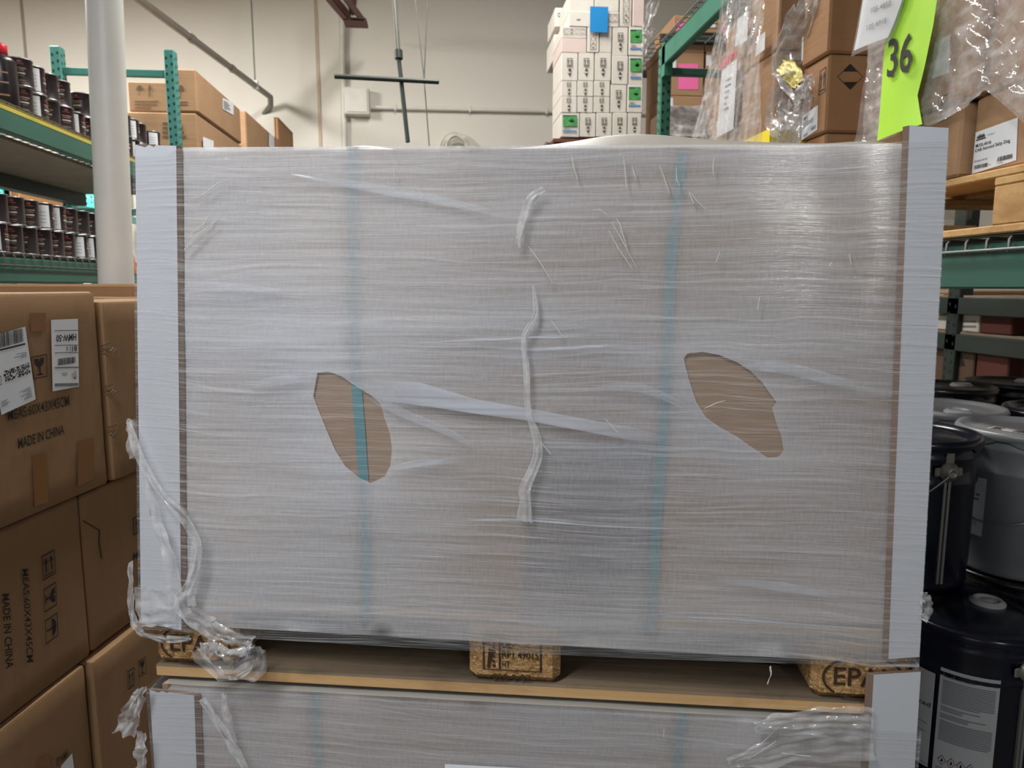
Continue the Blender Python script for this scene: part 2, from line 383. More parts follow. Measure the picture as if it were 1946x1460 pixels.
    def glass(s, q, m, t=.05):
        s.frame(q, m, t); z = s.sub(q, .18,.12,.82,.88)
        s.poly(z, [(0,1),(.42,1),(.5,.78),(.6,1),(1,1),(.92,.66),(.58,.46),(.56,.12),(.8,.08),(.8,0),(.2,0),(.2,.08),(.44,.12),(.42,.46),(.08,.66)], m); return s
    def umbrella(s, q, m, t=.05):
        s.frame(q, m, t); z = s.sub(q, .12,.12,.88,.88)
        s.poly(z, [(0,.5)]+[(.5-.5*math.cos(math.pi*i/10), .5+.5*math.sin(math.pi*i/10)) for i in range(1, 10)]+[(1,.5),(.75,.57),(.5,.5),(.25,.57)], m)
        s.rect(z, .46,.05,.54,.5, m); s.rect(z, .3,0,.54,.06, m); return s
    def diamond(s, q, m, t=.045, ends=.5):   # the black-tipped limited-quantity diamond
        o = [(.5,0),(1,.5),(.5,1),(0,.5)]; k = 1-2*t*1.4; i_ = [(.5+(x-.5)*k, .5+(y-.5)*k) for x, y in o]
        for a in range(4): s.poly(q, [o[a], o[(a+1) % 4], i_[(a+1) % 4], i_[a]], m)
        w = .5*(1-ends)+.02
        if ends: s.poly(q, [(.5,1),(.5-w,1-w),(.5+w,1-w)], m); s.poly(q, [(.5,0),(.5+w,w),(.5-w,w)], m)
        return s
    def build(s, name, parent=None, smooth_all=None):
        M = MW[parent.name] if parent is not None else Matrix()
        base = Matrix() if parent is not None else (s.base if hasattr(s, 'base') else Matrix())
        inv = (M @ base).inverted() if parent is not None else base.inverted()
        me = bpy.data.meshes.new(name)
        me.from_pydata([tuple(inv @ v) for v in s.v], [], s.f)
        for m in s.mats: me.materials.append(m)
        me.polygons.foreach_set('material_index', s.mi); me.polygons.foreach_set('use_smooth', s.sm)
        if s.attr is not None:
            a = me.attributes.new('haze', 'FLOAT', 'POINT'); a.data.foreach_set('value', s.attr)
        me.update()
        o = bpy.data.objects.new(name, me); COL.objects.link(o)
        if parent is not None: o.parent = parent; MW[o.name] = MW[parent.name].copy()
        else: o.matrix_world = base; MW[o.name] = base.copy()
        return o
def frame(o, yaw=0.0, lean=0.0):
    return Matrix.Translation(V(o)) @ Matrix.Rotation(yaw, 4, 'Z') @ Matrix.Rotation(-lean, 4, 'X')
def thing(name, label, cat, M, group=None):
    if not isinstance(M, Matrix): M = Matrix.Translation(V(M))
    o = bpy.data.objects.new(name, None); COL.objects.link(o); o.matrix_world = M; o.empty_display_size = .1
    MW[o.name] = M.copy(); o['label'] = label; o['category'] = cat
    if group: o['group'] = group
    return o
def single(mb, name, label, cat, M=None, group=None, kind=None):
    if M is not None: mb.base = M if isinstance(M, Matrix) else Matrix.Translation(V(M))
    o = mb.build(name); o['label'] = label; o['category'] = cat
    if group: o['group'] = group
    if kind: o['kind'] = kind
    return o
def struct(mb, name, label=None, M=None):
    if M is not None: mb.base = M if isinstance(M, Matrix) else Matrix.Translation(V(M))
    o = mb.build(name); o['kind'] = 'structure'
    if label: o['label'] = label
    return o
def copy_thing(root, M, label, group=None):
    r = root.copy(); COL.objects.link(r); r.matrix_world = M; MW[r.name] = M.copy(); r['label'] = label
    if group: r['group'] = group
    for ch in list(root.children):
        c = ch.copy(); COL.objects.link(c); c.parent = r
        for g in ch.children:
            d = g.copy(); COL.objects.link(d); d.parent = c
    return r
def ribbon(mb, path, w, m, seg=24, cross=6, ruf=.004, seed=0, side=None, fq=30, T=None):
    """a loose strip of film along a path: cross-section waves give its folds"""
    P = [V(p) for p in path]; ws = w if isinstance(w, (list, tuple)) else [w]*len(P)
    vs = []; side = V(side) if side is not None else V(1,0,0)
    N = seg
    for i in range(N+1):
        t = i/N*(len(P)-1); k = min(int(t), len(P)-2); f = t-k
        g = lambda j: P[max(0, min(len(P)-1, j))]
        p = .5*((2*g(k))+(g(k+1)-g(k-1))*f+(2*g(k-1)-5*g(k)+4*g(k+1)-g(k+2))*f*f+(3*g(k)-g(k-1)-3*g(k+1)+g(k+2))*f**3)
        d = (g(k+1)-g(k)).normalized(); nn = d.cross(side).normalized(); s_ = nn.cross(d).normalized(); ww = ws[k]*(1-f)+ws[k+1]*f
        for j in range(cross+1):
            a = j/cross-.5; q = p+s_*(a*ww)
            nz = noise.noise_vector(V(i*7/N+seed*3.1, j*.55, seed))*1.3+noise.noise_vector(q*fq+V(seed, j*.8, 0))*.45; vs.append(q+nz*ruf+nn*(ruf*.8*math.sin(j*2.3+2.0*noise.noise(V(i*5/N, seed, 1)))))
    C = cross+1
    mb.add(vs, [(i*C+j, i*C+j+1, (i+1)*C+j+1, (i+1)*C+j) for i in range(N) for j in range(cross)], m, True, T)
    return mb
def sheet(mb, fn, nu, nv, m, smooth=True):
    vs = [fn(i/nu, j/nv) for i in range(nu+1) for j in range(nv+1)]; C = nv+1
    return mb.add(vs, [(i*C+j, (i+1)*C+j, (i+1)*C+j+1, i*C+j+1) for i in range(nu) for j in range(nv)], m, smooth)

# ================================================================== the setting
YW = 9.0; ZC = 6.2; XL, XR = -7.0, 7.0; YB = -9.0
struct(MB().quad([V(XL,YB,0),V(XR,YB,0),V(XR,YW,0),V(XL,YW,0)], CONC), 'floor')
struct(MB().quad([V(XL,YB,ZC),V(XL,YW,ZC),V(XR,YW,ZC),V(XR,YB,ZC)], CEILM), 'ceiling')
struct(MB().box((XL,YW,0),(XR,YW+.2,ZC), WALLP), 'wall_back')
struct(MB().box((XL-.2,YB,0),(XL,YW,ZC), WALLP), 'wall_left')
struct(MB().box((XR,YB,0),(XR+.2,YW,ZC), WALLP), 'wall_right')
for i, (px, w, d, m) in enumerate(((49, .03, .006, SEAMG), (603, .035, .012, SEAMP), (469, .018, .004, SEAMG))):
    x = hy(px, 100, YW).x
    if i < 2: struct(MB().box((x-w/2, YW-d, 0), (x+w/2, YW-.0005, ZC), m), 'trim_%d' % (i+1))
# round steel column
ct = hy(198, 0, 3.1); cb = hy(221, 530, 3.1); k = (cb.x-ct.x)/(ct.z-cb.z)
cx = lambda z: ct.x+(ct.z-z)*k
struct(MB().tube([(cx(0), 3.1, 0), (cx(2), 3.1, 2), (cx(ZC), 3.1, ZC)], .066, PIPE_W, 40), 'column', 'white painted round steel column beside the rack of black cans')
# grey pipe running to the back wall, with its hanger rod
pa = atd(265, 0, 5.2); pb = atd(508, 180, 8.1); pc = atd(512, 190, 8.25); pe = atd(498, 222, 8.45)
pa2 = pa+(pa-pb)*.5
t = thing('sprinkler_pipe', 'grey steel pipe slanting overhead and bending down at the back wall', 'pipe', pb)
MB().tube([pa2, pa, pa+(pb-pa)*.5, pb-(pb-pa).normalized()*.06, pb+V(.02,.06,-.01), pc+V(0,.05,-.05), pe, pe-V(0,0,.5)], .032, STEEL, 12).build('pipe', t)
for f in (.3, .62): q = pa+(pb-pa)*f; MB().tube([q-(pb-pa).normalized()*.05, q+(pb-pa).normalized()*.05], .039, STEEL, 12).build('coupling', t)
q = pa+(pb-pa)*.86; s_ = MB().tube([q+V(0,0,.03), V(q.x,q.y,ZC)], .008, ROD, 8); s_.build('hanger_rod', t)
MB().box(q-V(.03,.03,.03), q+V(.03,.03,.05), WALLBOX).build('clamp', t)
# red oxide roof truss end
a = atd(676, 42, 7.6); b = atd(618, -30, 6.4); d = (b-a).normalized(); b = b+d*1.5
t = thing('roof_joist', 'dark red steel joist end high on the back wall', 'joist', a)
sd = d.cross(V(0,0,1)).normalized()
for sg in (-1, 1):
    m = MB(); c0 = a+sd*sg*.05; c1 = b+sd*sg*.05; h = V(0,0,.09); w = sd*sg*.07
    m.hexa([c0, c1, c1+w, c0+w, c0+V(0,0,.012), c1+V(0,0,.012), c1+w+V(0,0,.012), c0+w+V(0,0,.012)], REDOX)
    m.hexa([c0, c1, c1+sd*sg*.012, c0+sd*sg*.012, c0+h, c1+h, c1+h+sd*sg*.012, c0+h+sd*sg*.012], REDOX); m.build('chord_angle', t)
MB().tube([a+d*.15+V(0,0,.05), a+d*.75+V(0,0,.55)], .028, REDOX, 8).build('web_bar', t)
MB().tube([a+d*.15+V(0,0,.05), a-d*.25+V(0,0,.62)], .028, REDOX, 8).build('web_bar', t)
MB().box((a.x-.12, a.y-.1, a.z-.02), (a.x+.12, a.y+.12, a.z+.01), REDOX).build('bearing_plate', t)
# fixtures on the back wall
qa, qb = hy(658, 222, YW), hy(703, 173, YW)
t = thing('junction_box', 'white electrical box mounted on the back wall', 'electrical box', (qa.x, YW, qa.z))
MB().box((qa.x, YW-.16, qa.z), (qb.x, YW-.001, qb.z), WALLBOX, None, .008).build('box_body', t)
MB().box((qa.x+.02, YW-.172, qa.z+.02), (qb.x-.02, YW-.16, qb.z-.02), WALLBOX, None, .004).build('cover', t)
c0 = hy(706, 204, YW-.05); c1 = hy(1075, 212, YW-.05)
t = thing('conduit', 'white painted conduit running right from the wall box', 'conduit', c0)
MB().tube([c0, (c0+c1)/2, c1, c1+(c1-c0)*.6], .024, WALLBOX, 12).build('conduit_pipe', t)
for f in (.12, .5, .9):
    q = c0+(c1-c0)*f; MB().box(q-V(.012,.03,.034), q+V(.012,.05,.034), WALLBOX, None, .004).build('strap', t)
x = hy(653, 200, YW-.05)
m = MB().tube([(x.x+.03, YW-.05, ZC), (x.x+.01, YW-.05, 4.2), (x.x-.01, YW-.05, 2.5)], .03, WALLBOX, 12)
single(m, 'wall_pipe', 'white painted vertical pipe left of the wall box', 'pipe', (x.x, YW-.05, 2.5))
# coil of pale hose on the wall
t0 = hy(868, 285, YW-.08); m = MB()
for i in range(7):
    r = .19-.012*i+rnd.uniform(-.01, .01); o = V(rnd.uniform(-.03,.03), -.012*i, rnd.uniform(-.03,.02))
    m.tube([t0+o+V(r*math.cos(2*math.pi*j/36), .01*math.sin(j), 1.1*r*math.sin(2*math.pi*j/36)) for j in range(37)], .009, WALLBOX, 7, False)
m.tube([t0+V(.2,0,.02), t0+V(.27,.02,-.12), t0+V(.3,.03,-.5)], .009, WALLBOX, 7)
single(m, 'hose_coil', 'loose coil of pale cable hanging on the back wall', 'cable', t0)
# hanging pole with a cross bar, and thin cables
d0 = 4.6
t = thing('hanging_pole', 'dark hanging pole with a horizontal cross bar', 'hanging bar', atd(760, 150, d0))
P = lambda x, y, d=d0: atd(x, y, d)
top = P(748, -20); MB().tube([top+(top-P(775,270))*.9, P(750, 10), P(757, 108)], .017, ROD, 10).build('upper_pole', t)
MB().tube([P(757, 96), P(758, 112)], .026, DKROD, 12).build('coupling', t)
MB().tube([P(757, 108), P(762, 150), P(775, 270)], .015, DKROD, 10).build('lower_pole', t)
e0, e1 = P(637, 147), P(834, 157.5); ax = (e1-e0).normalized(); m = MB()
m.tube([e0-V(0,.022,0), e1-V(0,.022,0)], .0155, DKROD, 4); m.build('cross_bar', t)
for px, nm in (((789, 0, 806, 152, 816, 280), 'thin cable passing the end of the cross bar'), ((813, 0, 809, 75, 806, 152), 'thin cable slanting down to the cross bar from the right')):
    a, b, c = atd(px[0], px[1], 4.62), atd(px[2], px[3], 4.62), atd(px[4], px[5], 4.62)
    single(MB().tube([a+(a-b)*1.2, a, b, c], .0045, ROD, 6), 'steel_cable', nm, 'cable', b)

# ================================================================== pallet racks
def holes(mb, o, ex, n_, z0, z1, w, m=HOLE, step=.05):
    z = z0+.03; i = 0
    while z < z1-.03:
        for s_ in (-1, 1):
            c = o+ex*(s_*w*.25)+V(0,0,z-o.z+(.012 if s_ > 0 else 0))+n_*.0006
            mb.add([c+ex*(-.005)+V(0,0,-.009), c+ex*.005+V(0,0,-.009), c+ex*.0065+V(0,0,.009), c-ex*.0065+V(0,0,.009)], [(0,1,2,3)], m)
        z += step; i += 1
def post(root, x, y, sx, z1, paintm, w=.072, dep=.066, z0=0, hole_from=0):
    """upright: sx = direction of the aisle side (+1/-1)"""
    m = MB(); a, b = (x-dep, x) if sx > 0 else (x, x+dep)
    m.box((a, y-w/2, z0), (b, y+w/2, z1), paintm, None, .006)
    holes(m, V(x, y, z0), V(0, 1, 0), V(sx, 0, 0), max(z0, hole_from), z1, w)
    holes(m, V((a+b)/2, y-w/2, z0), V(1, 0, 0), V(0, -1, 0), max(z0, hole_from), z1, dep)
    m.build('upright', root)
    f = MB().box((a-.03, y-w/2-.03, 0), (b+.03, y+w/2+.03, .008), paintm); f.build('foot_plate', root)
def beam_y(root, x, y0, y1, z, paintm, sx, h=.1, nm='beam', d=.045):
    a, b = (x-d, x) if sx > 0 else (x, x+d)
    m = MB().box((a, y0, z-h), (b, y1, z), paintm, None, .005)
    for y in (y0+.03, y1-.03): m.box((min(a, x)-.002 if sx > 0 else a, y-.03, z-h-.06), (x+.004 if sx > 0 else b, y+.03, z+.02) if sx > 0 else (b+.002, y+.03, z+.02), paintm)
    m.build(nm, root)
def wire_deck(root, x0, x1, y0, y1, z, wm, lip_x, sx, lip=.05, step=.05):
    m = MB(); y = y0+.03
    while y < y1:
        m.tube([(x0, y, z), (x1, y, z)], .0028, wm, 5, False)
        m.tube([(lip_x, y, z+.001), (lip_x+sx*.006, y, z-.006), (lip_x+sx*.006, y, z-lip)], .0032, wm, 5)
        y += step
    n = 8
    for i in range(n+1): x = x0+(x1-x0)*i/n; m.tube([(x, y0, z+.005), (x, y1, z+.005)], .003, wm, 5, False)
    m.tube([(lip_x+sx*.009, y0, z-lip+.006), (lip_x+sx*.009, y1, z-lip+.006)], .0042, wm, 6)
    m.build('wire_deck', root)

# ---- left rack
XF, XB = -1.72, -2.43
LY = (2.2, 5.18, 7.9)
ZT = hy(367, 95, 5.18-.036).z
zU = (hx(0, 200, XF).z+hx(179, 269, XF).z)/2
zL = hx(0, 488, XF).z
lr = thing('pallet_rack', 'teal and green pallet rack along the left wall holding cans and cartons', 'storage rack', (XF, 5.18, 0))
for y in LY:
    z = ZT if y > 2.5 else zU+.3
    post(lr, XF, y, 1, z, TEAL, hole_from=1.4); post(lr, XB-.0, y, 1, z, TEAL, hole_from=1.4)
    zb = hy(300, 141, 5.18).z
    for zz in ((zb, zb-.9, zb-1.8, .3) if y > 2.5 else (1.2, .3)): MB().box((XB, y-.018, zz-.022), (XF-.066, y+.018, zz+.022), TEAL, None, .003).build('brace', lr)
def level(rt, y0, y1, z, bm, stripe=None, dk=True):
    beam_y(rt, XF, y0+.04, y1-.04, z, bm, 1); beam_y(rt, XB, y0+.04, y1-.04, z, bm, 1)
    if stripe: MB().box((XF-.046, y0+.04, z+.0005), (XF+.0015, y1-.04, z+.006), stripe).box((XF+.0005, y0+.04, z-.016), (XF+.0015, y1-.04, z+.004), stripe).build('yellow_stripe', rt)
    if dk: wire_deck(rt, XB, XF-.004, y0+.05, y1-.05, z+.012, WIRE_D, XF-.03, 1, .0, .07) if stripe else wire_deck(rt, XB, XF+.001, y0+.05, y1-.05, z+.012, WIRE_D, XF+.002, 1, .05, .07)
level(lr, LY[0], LY[1], zU, GREEN, YSTRIPE)
level(lr, LY[0], LY[1], zL, GREEN)
zB2 = hx(420, 335, XF).z
level(lr, LY[1], LY[2], zB2, GREEN, None)
MB().box((XB+.02, LY[0]+.1, zU-.115), (XF-.06, LY[1]-.1, zU-.1), PBOARD).build('shelf_board', lr)
MB().box((XB+.05, LY[0]+.1, zU-.19), (XB+.12, LY[1]-.1, zU-.116), DKROD).build('support_bar', lr)
# ---- cans on the left rack
CR, CHT = .0525, .117
def make_can(label, M, group):
    t = thing('paint_can', label, 'can', M, group)
    b = MB(); b.base = M
    b.lathe([(0, 0), (CR-.002, 0), (CR, .002), (CR, .006), (CR-.0015, .008), (CR-.0015, CHT-.008), (CR, CHT-.006), (CR, CHT-.001), (CR-.002, CHT)], CANBLK, 28, M)
    T = M
    def patch(a0, a1, z0, z1, m, r=CR): b.cylpatch(r, a0, a1, z0, z1, m, 5, T)
    for a_ in (0, 2.0):
        patch(a_-.35, a_+.30, .090, .094, CANRED); patch(a_-.16, a_+.14, .097, .106, CANRED)
        patch(a_-.40, a_+.45, .072, .076, CANTXT); patch(a_-.33, a_+.3, .064, .067, CANTXT); patch(a_-.38, a_+.36, .050, .056, PAPER_D)
        patch(a_-.3, a_+.28, .042, .044, CANTXT); patch(a_-.33, a_+.33, .022, .025, CANTXT); patch(a_-.2, a_+.2, .014, .016, CANTXT)
    patch(-1.75, -.72, .010, CHT-.010, PAPER); patch(3.15, 3.45, .010, CHT-.010, INK_G)
    for z in (.03, .045, .06, .075): patch(-1.65, -1.0, z, z+.002, INK_G, CR+.0003)
    b.build('can_body', t)
    l = MB().lathe([(CR-.001, CHT-.003), (CR+.0012, CHT-.001), (CR, CHT+.001), (CR-.006, CHT+.001), (CR-.008, CHT-.003), (0, CHT-.003)], CANMET, 28, M); l.build('lid', t)
    r = MB().lathe([(CR-.001, 0), (CR+.001, .001), (CR+.0012, .004), (CR-.001, .005)], CANMET, 28, M); r.build('rim', t)
    return t
ORD = ['nearest', 'second', 'third', 'fourth', 'fifth', 'sixth', 'seventh', 'eighth', 'ninth', 'tenth', 'eleventh', 'twelfth', 'thirteenth', 'fourteenth', 'fifteenth', 'sixteenth', 'seventeenth', 'eighteenth']
proto = None
def can(x, y, z, rz, label, group):
    global proto
    M = Matrix.Translation((x, y, z)) @ Matrix.Rotation(rz, 4, 'Z')
    if proto is None: proto = make_can(label, M, group); return proto
    return copy_thing(proto, M, label, group)
yb_ = hx(8, 180, XF-.09).y
ya = [yb_+.1125*i for i in range(18)]
wl = lambda rz: 'with its white panel showing' if rz > .1 else 'showing its black printed front'
# facing angle: -x.. the camera lies at about -60 deg from the can, so rz turns the print or the white panel to it
for i, y in enumerate(ya[:15]):
    lays = 2 if i not in (5, 7, 9, 13) else 1
    if i == 0: continue
    for L in range(lays):
        rz = [ -1.15, .25, -.75, -1.6, .05, -1.05][(i*2+L*3) % 6]
        can(XF-.085+rnd.uniform(-.006,.006), y, zU+.018+L*(CHT+.002), rz, 'black can %s, %s along upper left shelf, %s layer' % (wl(rz), ORD[i], 'upper' if L else 'bottom'), 'black cans on the upper left shelf')
for i, y in enumerate(ya[1:7]):
    if i in (3,): continue
    for L in range(2 if i < 5 else 1):
        rz = [.2, -1.1, .3, -.9, .1, -1.2][(i+L) % 6]
        can(XF-.205+rnd.uniform(-.006,.006), y-.03, zU+.018+L*(CHT+.002), rz, 'black can in back row of upper left shelf, %s along, %s layer' % (ORD[i], 'upper' if L else 'bottom'), 'black cans on the upper left shelf')
for i in range(14):
    y = 2.80+.1125*i
    for L in range(2):
        rz = [-1.0, -1.25, .15, -.8, -1.1, -.95, .3][(i*3+L*2) % 7]
        can(XF-.08+rnd.uniform(-.005,.005), y+(.03 if L else 0), zL+.020+L*(CHT+.002), rz, 'black can %s, %s along lower left shelf, %s layer' % (wl(rz), ORD[i], 'upper' if L else 'bottom'), 'black cans on the lower left shelf')
# black bottle with the red cap at the near end
y = ya[0]; M = Matrix.Translation((XF-.09, y, zU+.018))
t = thing('bottle', 'tall black bottle with a red cap at the near end of upper shelf', 'bottle', M)
b = MB().lathe([(0,0),(.05,0),(.054,.004),(.054,.19),(.05,.205),(.03,.222),(.022,.226),(.022,.235)], CANBLK, 28, M)
for z in (.05, .1, .14): b.cylpatch(.0546, -1.6, -.7, z, z+.006, CANTXT, 6, M)
b.cylpatch(.0546, -2.4, -1.8, .02, .18, PAPER_D, 6, M); b.build('bottle_body', t)
MB().lathe([(.024,.226),(.026,.228),(.026,.262),(.02,.268),(0,.268)], RED, 24, M).build('cap', t)
# orange tag hanging under the lower beam
q = hx(252, 500, XF+.02)
m = MB().add([q+V(0,-.02,.05), q+V(0,.02,.045), q+V(.012,.035,-.07), q+V(.012,-.0,-.06), q+V(.002,-.02,.05), q+V(.002,.02,.045), q+V(.014,.035,-.07), q+V(.014,-.0,-.06)],
             [(0,1,2,3),(7,6,5,4),(0,4,5,1),(1,5,6,2),(2,6,7,3),(3,7,4,0)], ORANGE)
single(m, 'hanging_tag', 'small orange tag hanging on the lower green beam beside the column', 'tag', q)

# ---- cartons in the far bay of the left rack
def carton(name, label, lo, hi, m, group=None, M=None, ch=.006, deco=None, amp=0.0, parts=None, seed=0):
    lo, hi = V(lo), V(hi); base = Matrix.Translation(V((lo.x+hi.x)/2, (lo.y+hi.y)/2, lo.z))
    if M is not None: base = M @ base
    mb = MB(); mb.base = base
    if amp: mb.gbox(lo, hi, m, M, .05, amp, .01, seed)
    else: mb.box(lo, hi, m, M, ch)
    if deco: deco(mb)
    o = mb.build(name); o['label'] = label; o['category'] = 'cardboard box'
    if group: o['group'] = group
    return o
g3 = 'brown cartons in the far bay of the left rack'
fp = PL((0, 5.45, 0), (0, -1, 0)); ap = PL((XF+.04, 0, 0), (1, 0, 0))
def facemarks(q, m=INK_F, seed=0):
    def f(mb):
        mb.umbrella(mb.sub(q, .22,.5,.42,.9), m, .0); mb.arrow(mb.sub(q, .52,.5,.62,.9), m)
        mb.lines(mb.sub(q, .2,.12,.85,.42), m, 3, seed, th=.35)
    return f
zs = zB2+.02
B0 = fp.hit(327, 150); B1 = hx(404, 157, XF+.04)
yB0, yB1 = 5.45, hx(455, 186, XF+.04).y
zBt = hx(404, 160, XF+.04).z; zBb = fp.hit(350, 214).z
def d_(mb):
    mb.umbrella([fp.hit(335, 190, .003), fp.hit(352, 190, .003), fp.hit(352, 158, .003), fp.hit(335, 158, .003)], INK_F, 0)
    mb.lines([fp.hit(334, 210, .003), fp.hit(358, 210, .003), fp.hit(358, 190, .003), fp.hit(334, 190, .003)], INK_F, 4, 2)
    mb.rect([ap.hit(423, 207, .004), ap.hit(444, 219, .004), ap.hit(444, 196, .004), ap.hit(423, 186, .004)], 0,0,1,1, PAPER)
    mb.lines([ap.hit(425, 205, .006), ap.hit(442, 216, .006), ap.hit(442, 199, .006), ap.hit(425, 189, .006)], INK_G, 6, 3)
carton('carton', 'large brown carton with a white side label behind the teal upright', (B0.x, yB0, zBb+.003), (XF+.04, yB1, zBt), CARD_W, g3, deco=d_, ch=.012)
A0 = fp.hit(238, 152)
carton('carton', 'brown carton with umbrella mark, left of the teal upright', (A0.x, yB0+.02, zBb+.003), (fp.hit(321, 152).x, yB1-.1, A0.z), CARD_W, g3, deco=facemarks([fp.hit(240, 213, -.015), fp.hit(318, 213, -.015), fp.hit(318, 153, -.015), fp.hit(240, 153, -.015)]), ch=.01)
def d2(mb):
    mb.lines([fp.hit(309, 262, .01), fp.hit(356, 262, .01), fp.hit(356, 228, .01), fp.hit(309, 228, .01)], INK_F, 4, 5, th=.5)
    mb.rect([ap.hit(386, 279, .004), ap.hit(406, 290, .004), ap.hit(406, 268, .004), ap.hit(386, 260, .004)], 0,0,1,1, PAPER)
carton('carton', 'brown carton underneath the one with umbrella mark, flap lifted', (A0.x-.1, yB0-.005, zs+.002), (XF+.03, yB1+.05, zBb-.004), CARD_W, g3, deco=d2, ch=.008)
fq = PL((0, yB1+.16, 0), (0, -1, 0))
D0 = fq.hit(456, 210); D1 = hx(500, 208, XF+.05); yD = hx(545, 245, XF+.05).y
def d3(mb): mb.rect([ap.hit(511, 278, .02), ap.hit(526, 285, .02), ap.hit(526, 262, .02), ap.hit(511, 254, .02)], 0,0,1,1, PAPER)
carton('carton', 'tape covered brown carton below the bend of the grey pipe', (D0.x-.05, yB1+.16, zs+.002), (XF+.05, yD, D0.z), CARD_W, g3, deco=d3, ch=.01)
carton('carton', 'lower brown carton at the far end of the left rack', (D0.x+.1, yD+.03, zs+.002), (XF+.07, LY[2]-.1, hx(550, 256, XF+.05).z), CARD, g3, ch=.01)

# ---- turquoise rack standing behind the left one, with its cartons
XT = -3.3
tr_ = thing('pallet_rack', 'turquoise pallet rack glimpsed behind the shelf of black cans', 'storage rack', (XT, 5, 0))
for px in (12, 181):
    y = hx(px, 360, XT).y
    post(tr_, XT, y, 1, hx(px, 345, XT).z+.5, TURQ, .09, .09, hole_from=1.3)
pz = hx(100, 381, XT); beam_y(tr_, XT, hx(145, 381, XT).y, min(hx(262, 385, XT).y+1.2, YW-.15), pz.z+.02, TURQ, 1, .07)
zt = hx(90, 392, XT).z
beam_y(tr_, XT, hx(-60, 392, XT).y, hx(145, 392, XT).y, zt, TURQ, 1, .09); beam_y(tr_, XT-.9, hx(-60, 392, XT).y, hx(145, 392, XT).y, zt, TURQ, 1, .09)
at_ = PL((XT+.05, 0, 0), (1, 0, 0))
y0, y1 = at_.hit(36, 350).y, at_.hit(146, 350).y
def d4(mb): mb.diamond([at_.hit(111, 380, .004), at_.hit(142, 380, .004), at_.hit(142, 351, .004), at_.hit(111, 351, .004)], INK, .02, .3)
carton('carton', 'orange brown carton with a black tipped diamond, behind the cans', (XT-.75, y0, zt+.003), (XT+.05, y1, at_.hit(90, 318).z), CARD_O, None, deco=d4)
carton('carton', 'pale carton at the left edge behind the cans', (XT-.7, at_.hit(19, 350).y, zt+.003), (XT+.0, y0-.02, at_.hit(20, 318).z), WHITEBOX)
zz = pz.z+.03
M = Matrix.Translation((XT-.15, hx(252, 375, XT).y, zz))
t = thing('can', 'white round tub right of the column, behind the rack', 'tub', M)
MB().lathe([(0,0),(.14,0),(.15,.28),(.152,.285)], PIPE_W, 28, M).build('tub_body', t); MB().lathe([(.155,.275),(.16,.28),(.16,.31),(.15,.315),(0,.315)], PIPE_W, 28, M).build('lid', t)

# ================================================================== wooden pallets
def pallet(name, label, M, L, W, stamps=None, m_front=None, wood_b=None, blk=CHIP, dims=(.022,.078,.022,.022), bw=.145, group=None, bl=(.145,.145,.145)):
    m_top = wood_b or WOOD_G; m_front = m_front or WOOD_T
    t = thing(name, label, 'pallet', M, group); h0, h1, h2, h3 = dims; r = random.Random(3)
    def board(nm, lo, hi):
        b = MB(); lo, hi = V(lo), V(hi); e = .0015
        b.box(lo, hi, m_top, M, .003)
        b.add([(lo.x+.003, lo.y-.0004, lo.z+.003), (hi.x-.003, lo.y-.0004, lo.z+.003), (hi.x-.003, lo.y-.0004, hi.z-.003), (lo.x+.003, lo.y-.0004, hi.z-.003)], [(0,1,2,3)], m_front, False, M)
        b.build(nm, t)
    wb = (.1, .145, .1)
    ys = (0, (W-.145)/2, W-.1)
    xs = (0, (L-bl[1])/2, L-bl[2])
    for y, w in zip(ys, wb): board('bottom_board', (0, y, 0), (L, y+w, h0))
    for i, x in enumerate(xs):
        for j, (y, w) in enumerate(zip(ys, wb)):
            b = MB(); b.box((x, y+.001, h0), (x+bl[i], y+w, h0+h1), blk, M, .012 if blk is CHIP else .003); o = b.build('block', t)
            if j == 0 and stamps and stamps[i]:
                q = [M @ V(x+.001, y-.0006, h0), M @ V(x+bl[i], y-.0006, h0), M @ V(x+bl[i], y-.0006, h0+h1), M @ V(x+.001, y-.0006, h0+h1)]
                s_ = MB(); stamps[i](s_, q); s_.build('stamp', o)
        board('stringer_board', (x, 0, h0+h1), (x+bl[i], W, h0+h1+h2))
    n = 5; ws = (.145, .1, .145, .1, .145); gap = (W-sum(ws))/4; y = 0
    for w in ws: board('deck_board', (0, y, h0+h1+h2), (L, y+w, h0+h1+h2+h3)); y += w+gap
    return t
def epal(mb, q):
    o, i_ = [], []
    for k in range(40):
        a = 2*math.pi*k/40; o.append((.5+.42*math.cos(a), .49+.46*math.sin(a))); i_.append((.5+.395*math.cos(a), .49+.415*math.sin(a)))
    for k in range(40):
        if k % 13 != 12: mb.poly(q, [o[k], o[(k+1) % 40], i_[(k+1) % 40], i_[k]], STAMP)
    mb.text(q, 'EPAL', STAMP, .008, (.2, .33, .8, .70))
def ippc(mb, q):
    for r in ((.155,.30,.17,.98), (.33,.30,.35,.98), (.78,.27,.80,.98), (.155,.27,.80,.29)): mb.rect(q, *r, STAMP)
    mb.text(q, 'DE-', STAMP, .012, (.365, .76, .50, .92)); mb.text(q, 'RP1 49015', STAMP, .012, (.365, .54, .765, .70)); mb.text(q, 'HT', STAMP, .012, (.365, .34, .45, .48))
    mb.text(q, '020-9-07', STAMP, .014, (.26, .06, .68, .20))
    mb.text(q, 'IPPC', STAMP, .01, (.18, .78, .24, .95)); mb.poly(q, [(.20,.32),(.23,.32),(.28,.7),(.22,.74)], STAMP)
    mb.lines(q, STAMP, 6, 4, (.26,.34,.32,.95), .5)

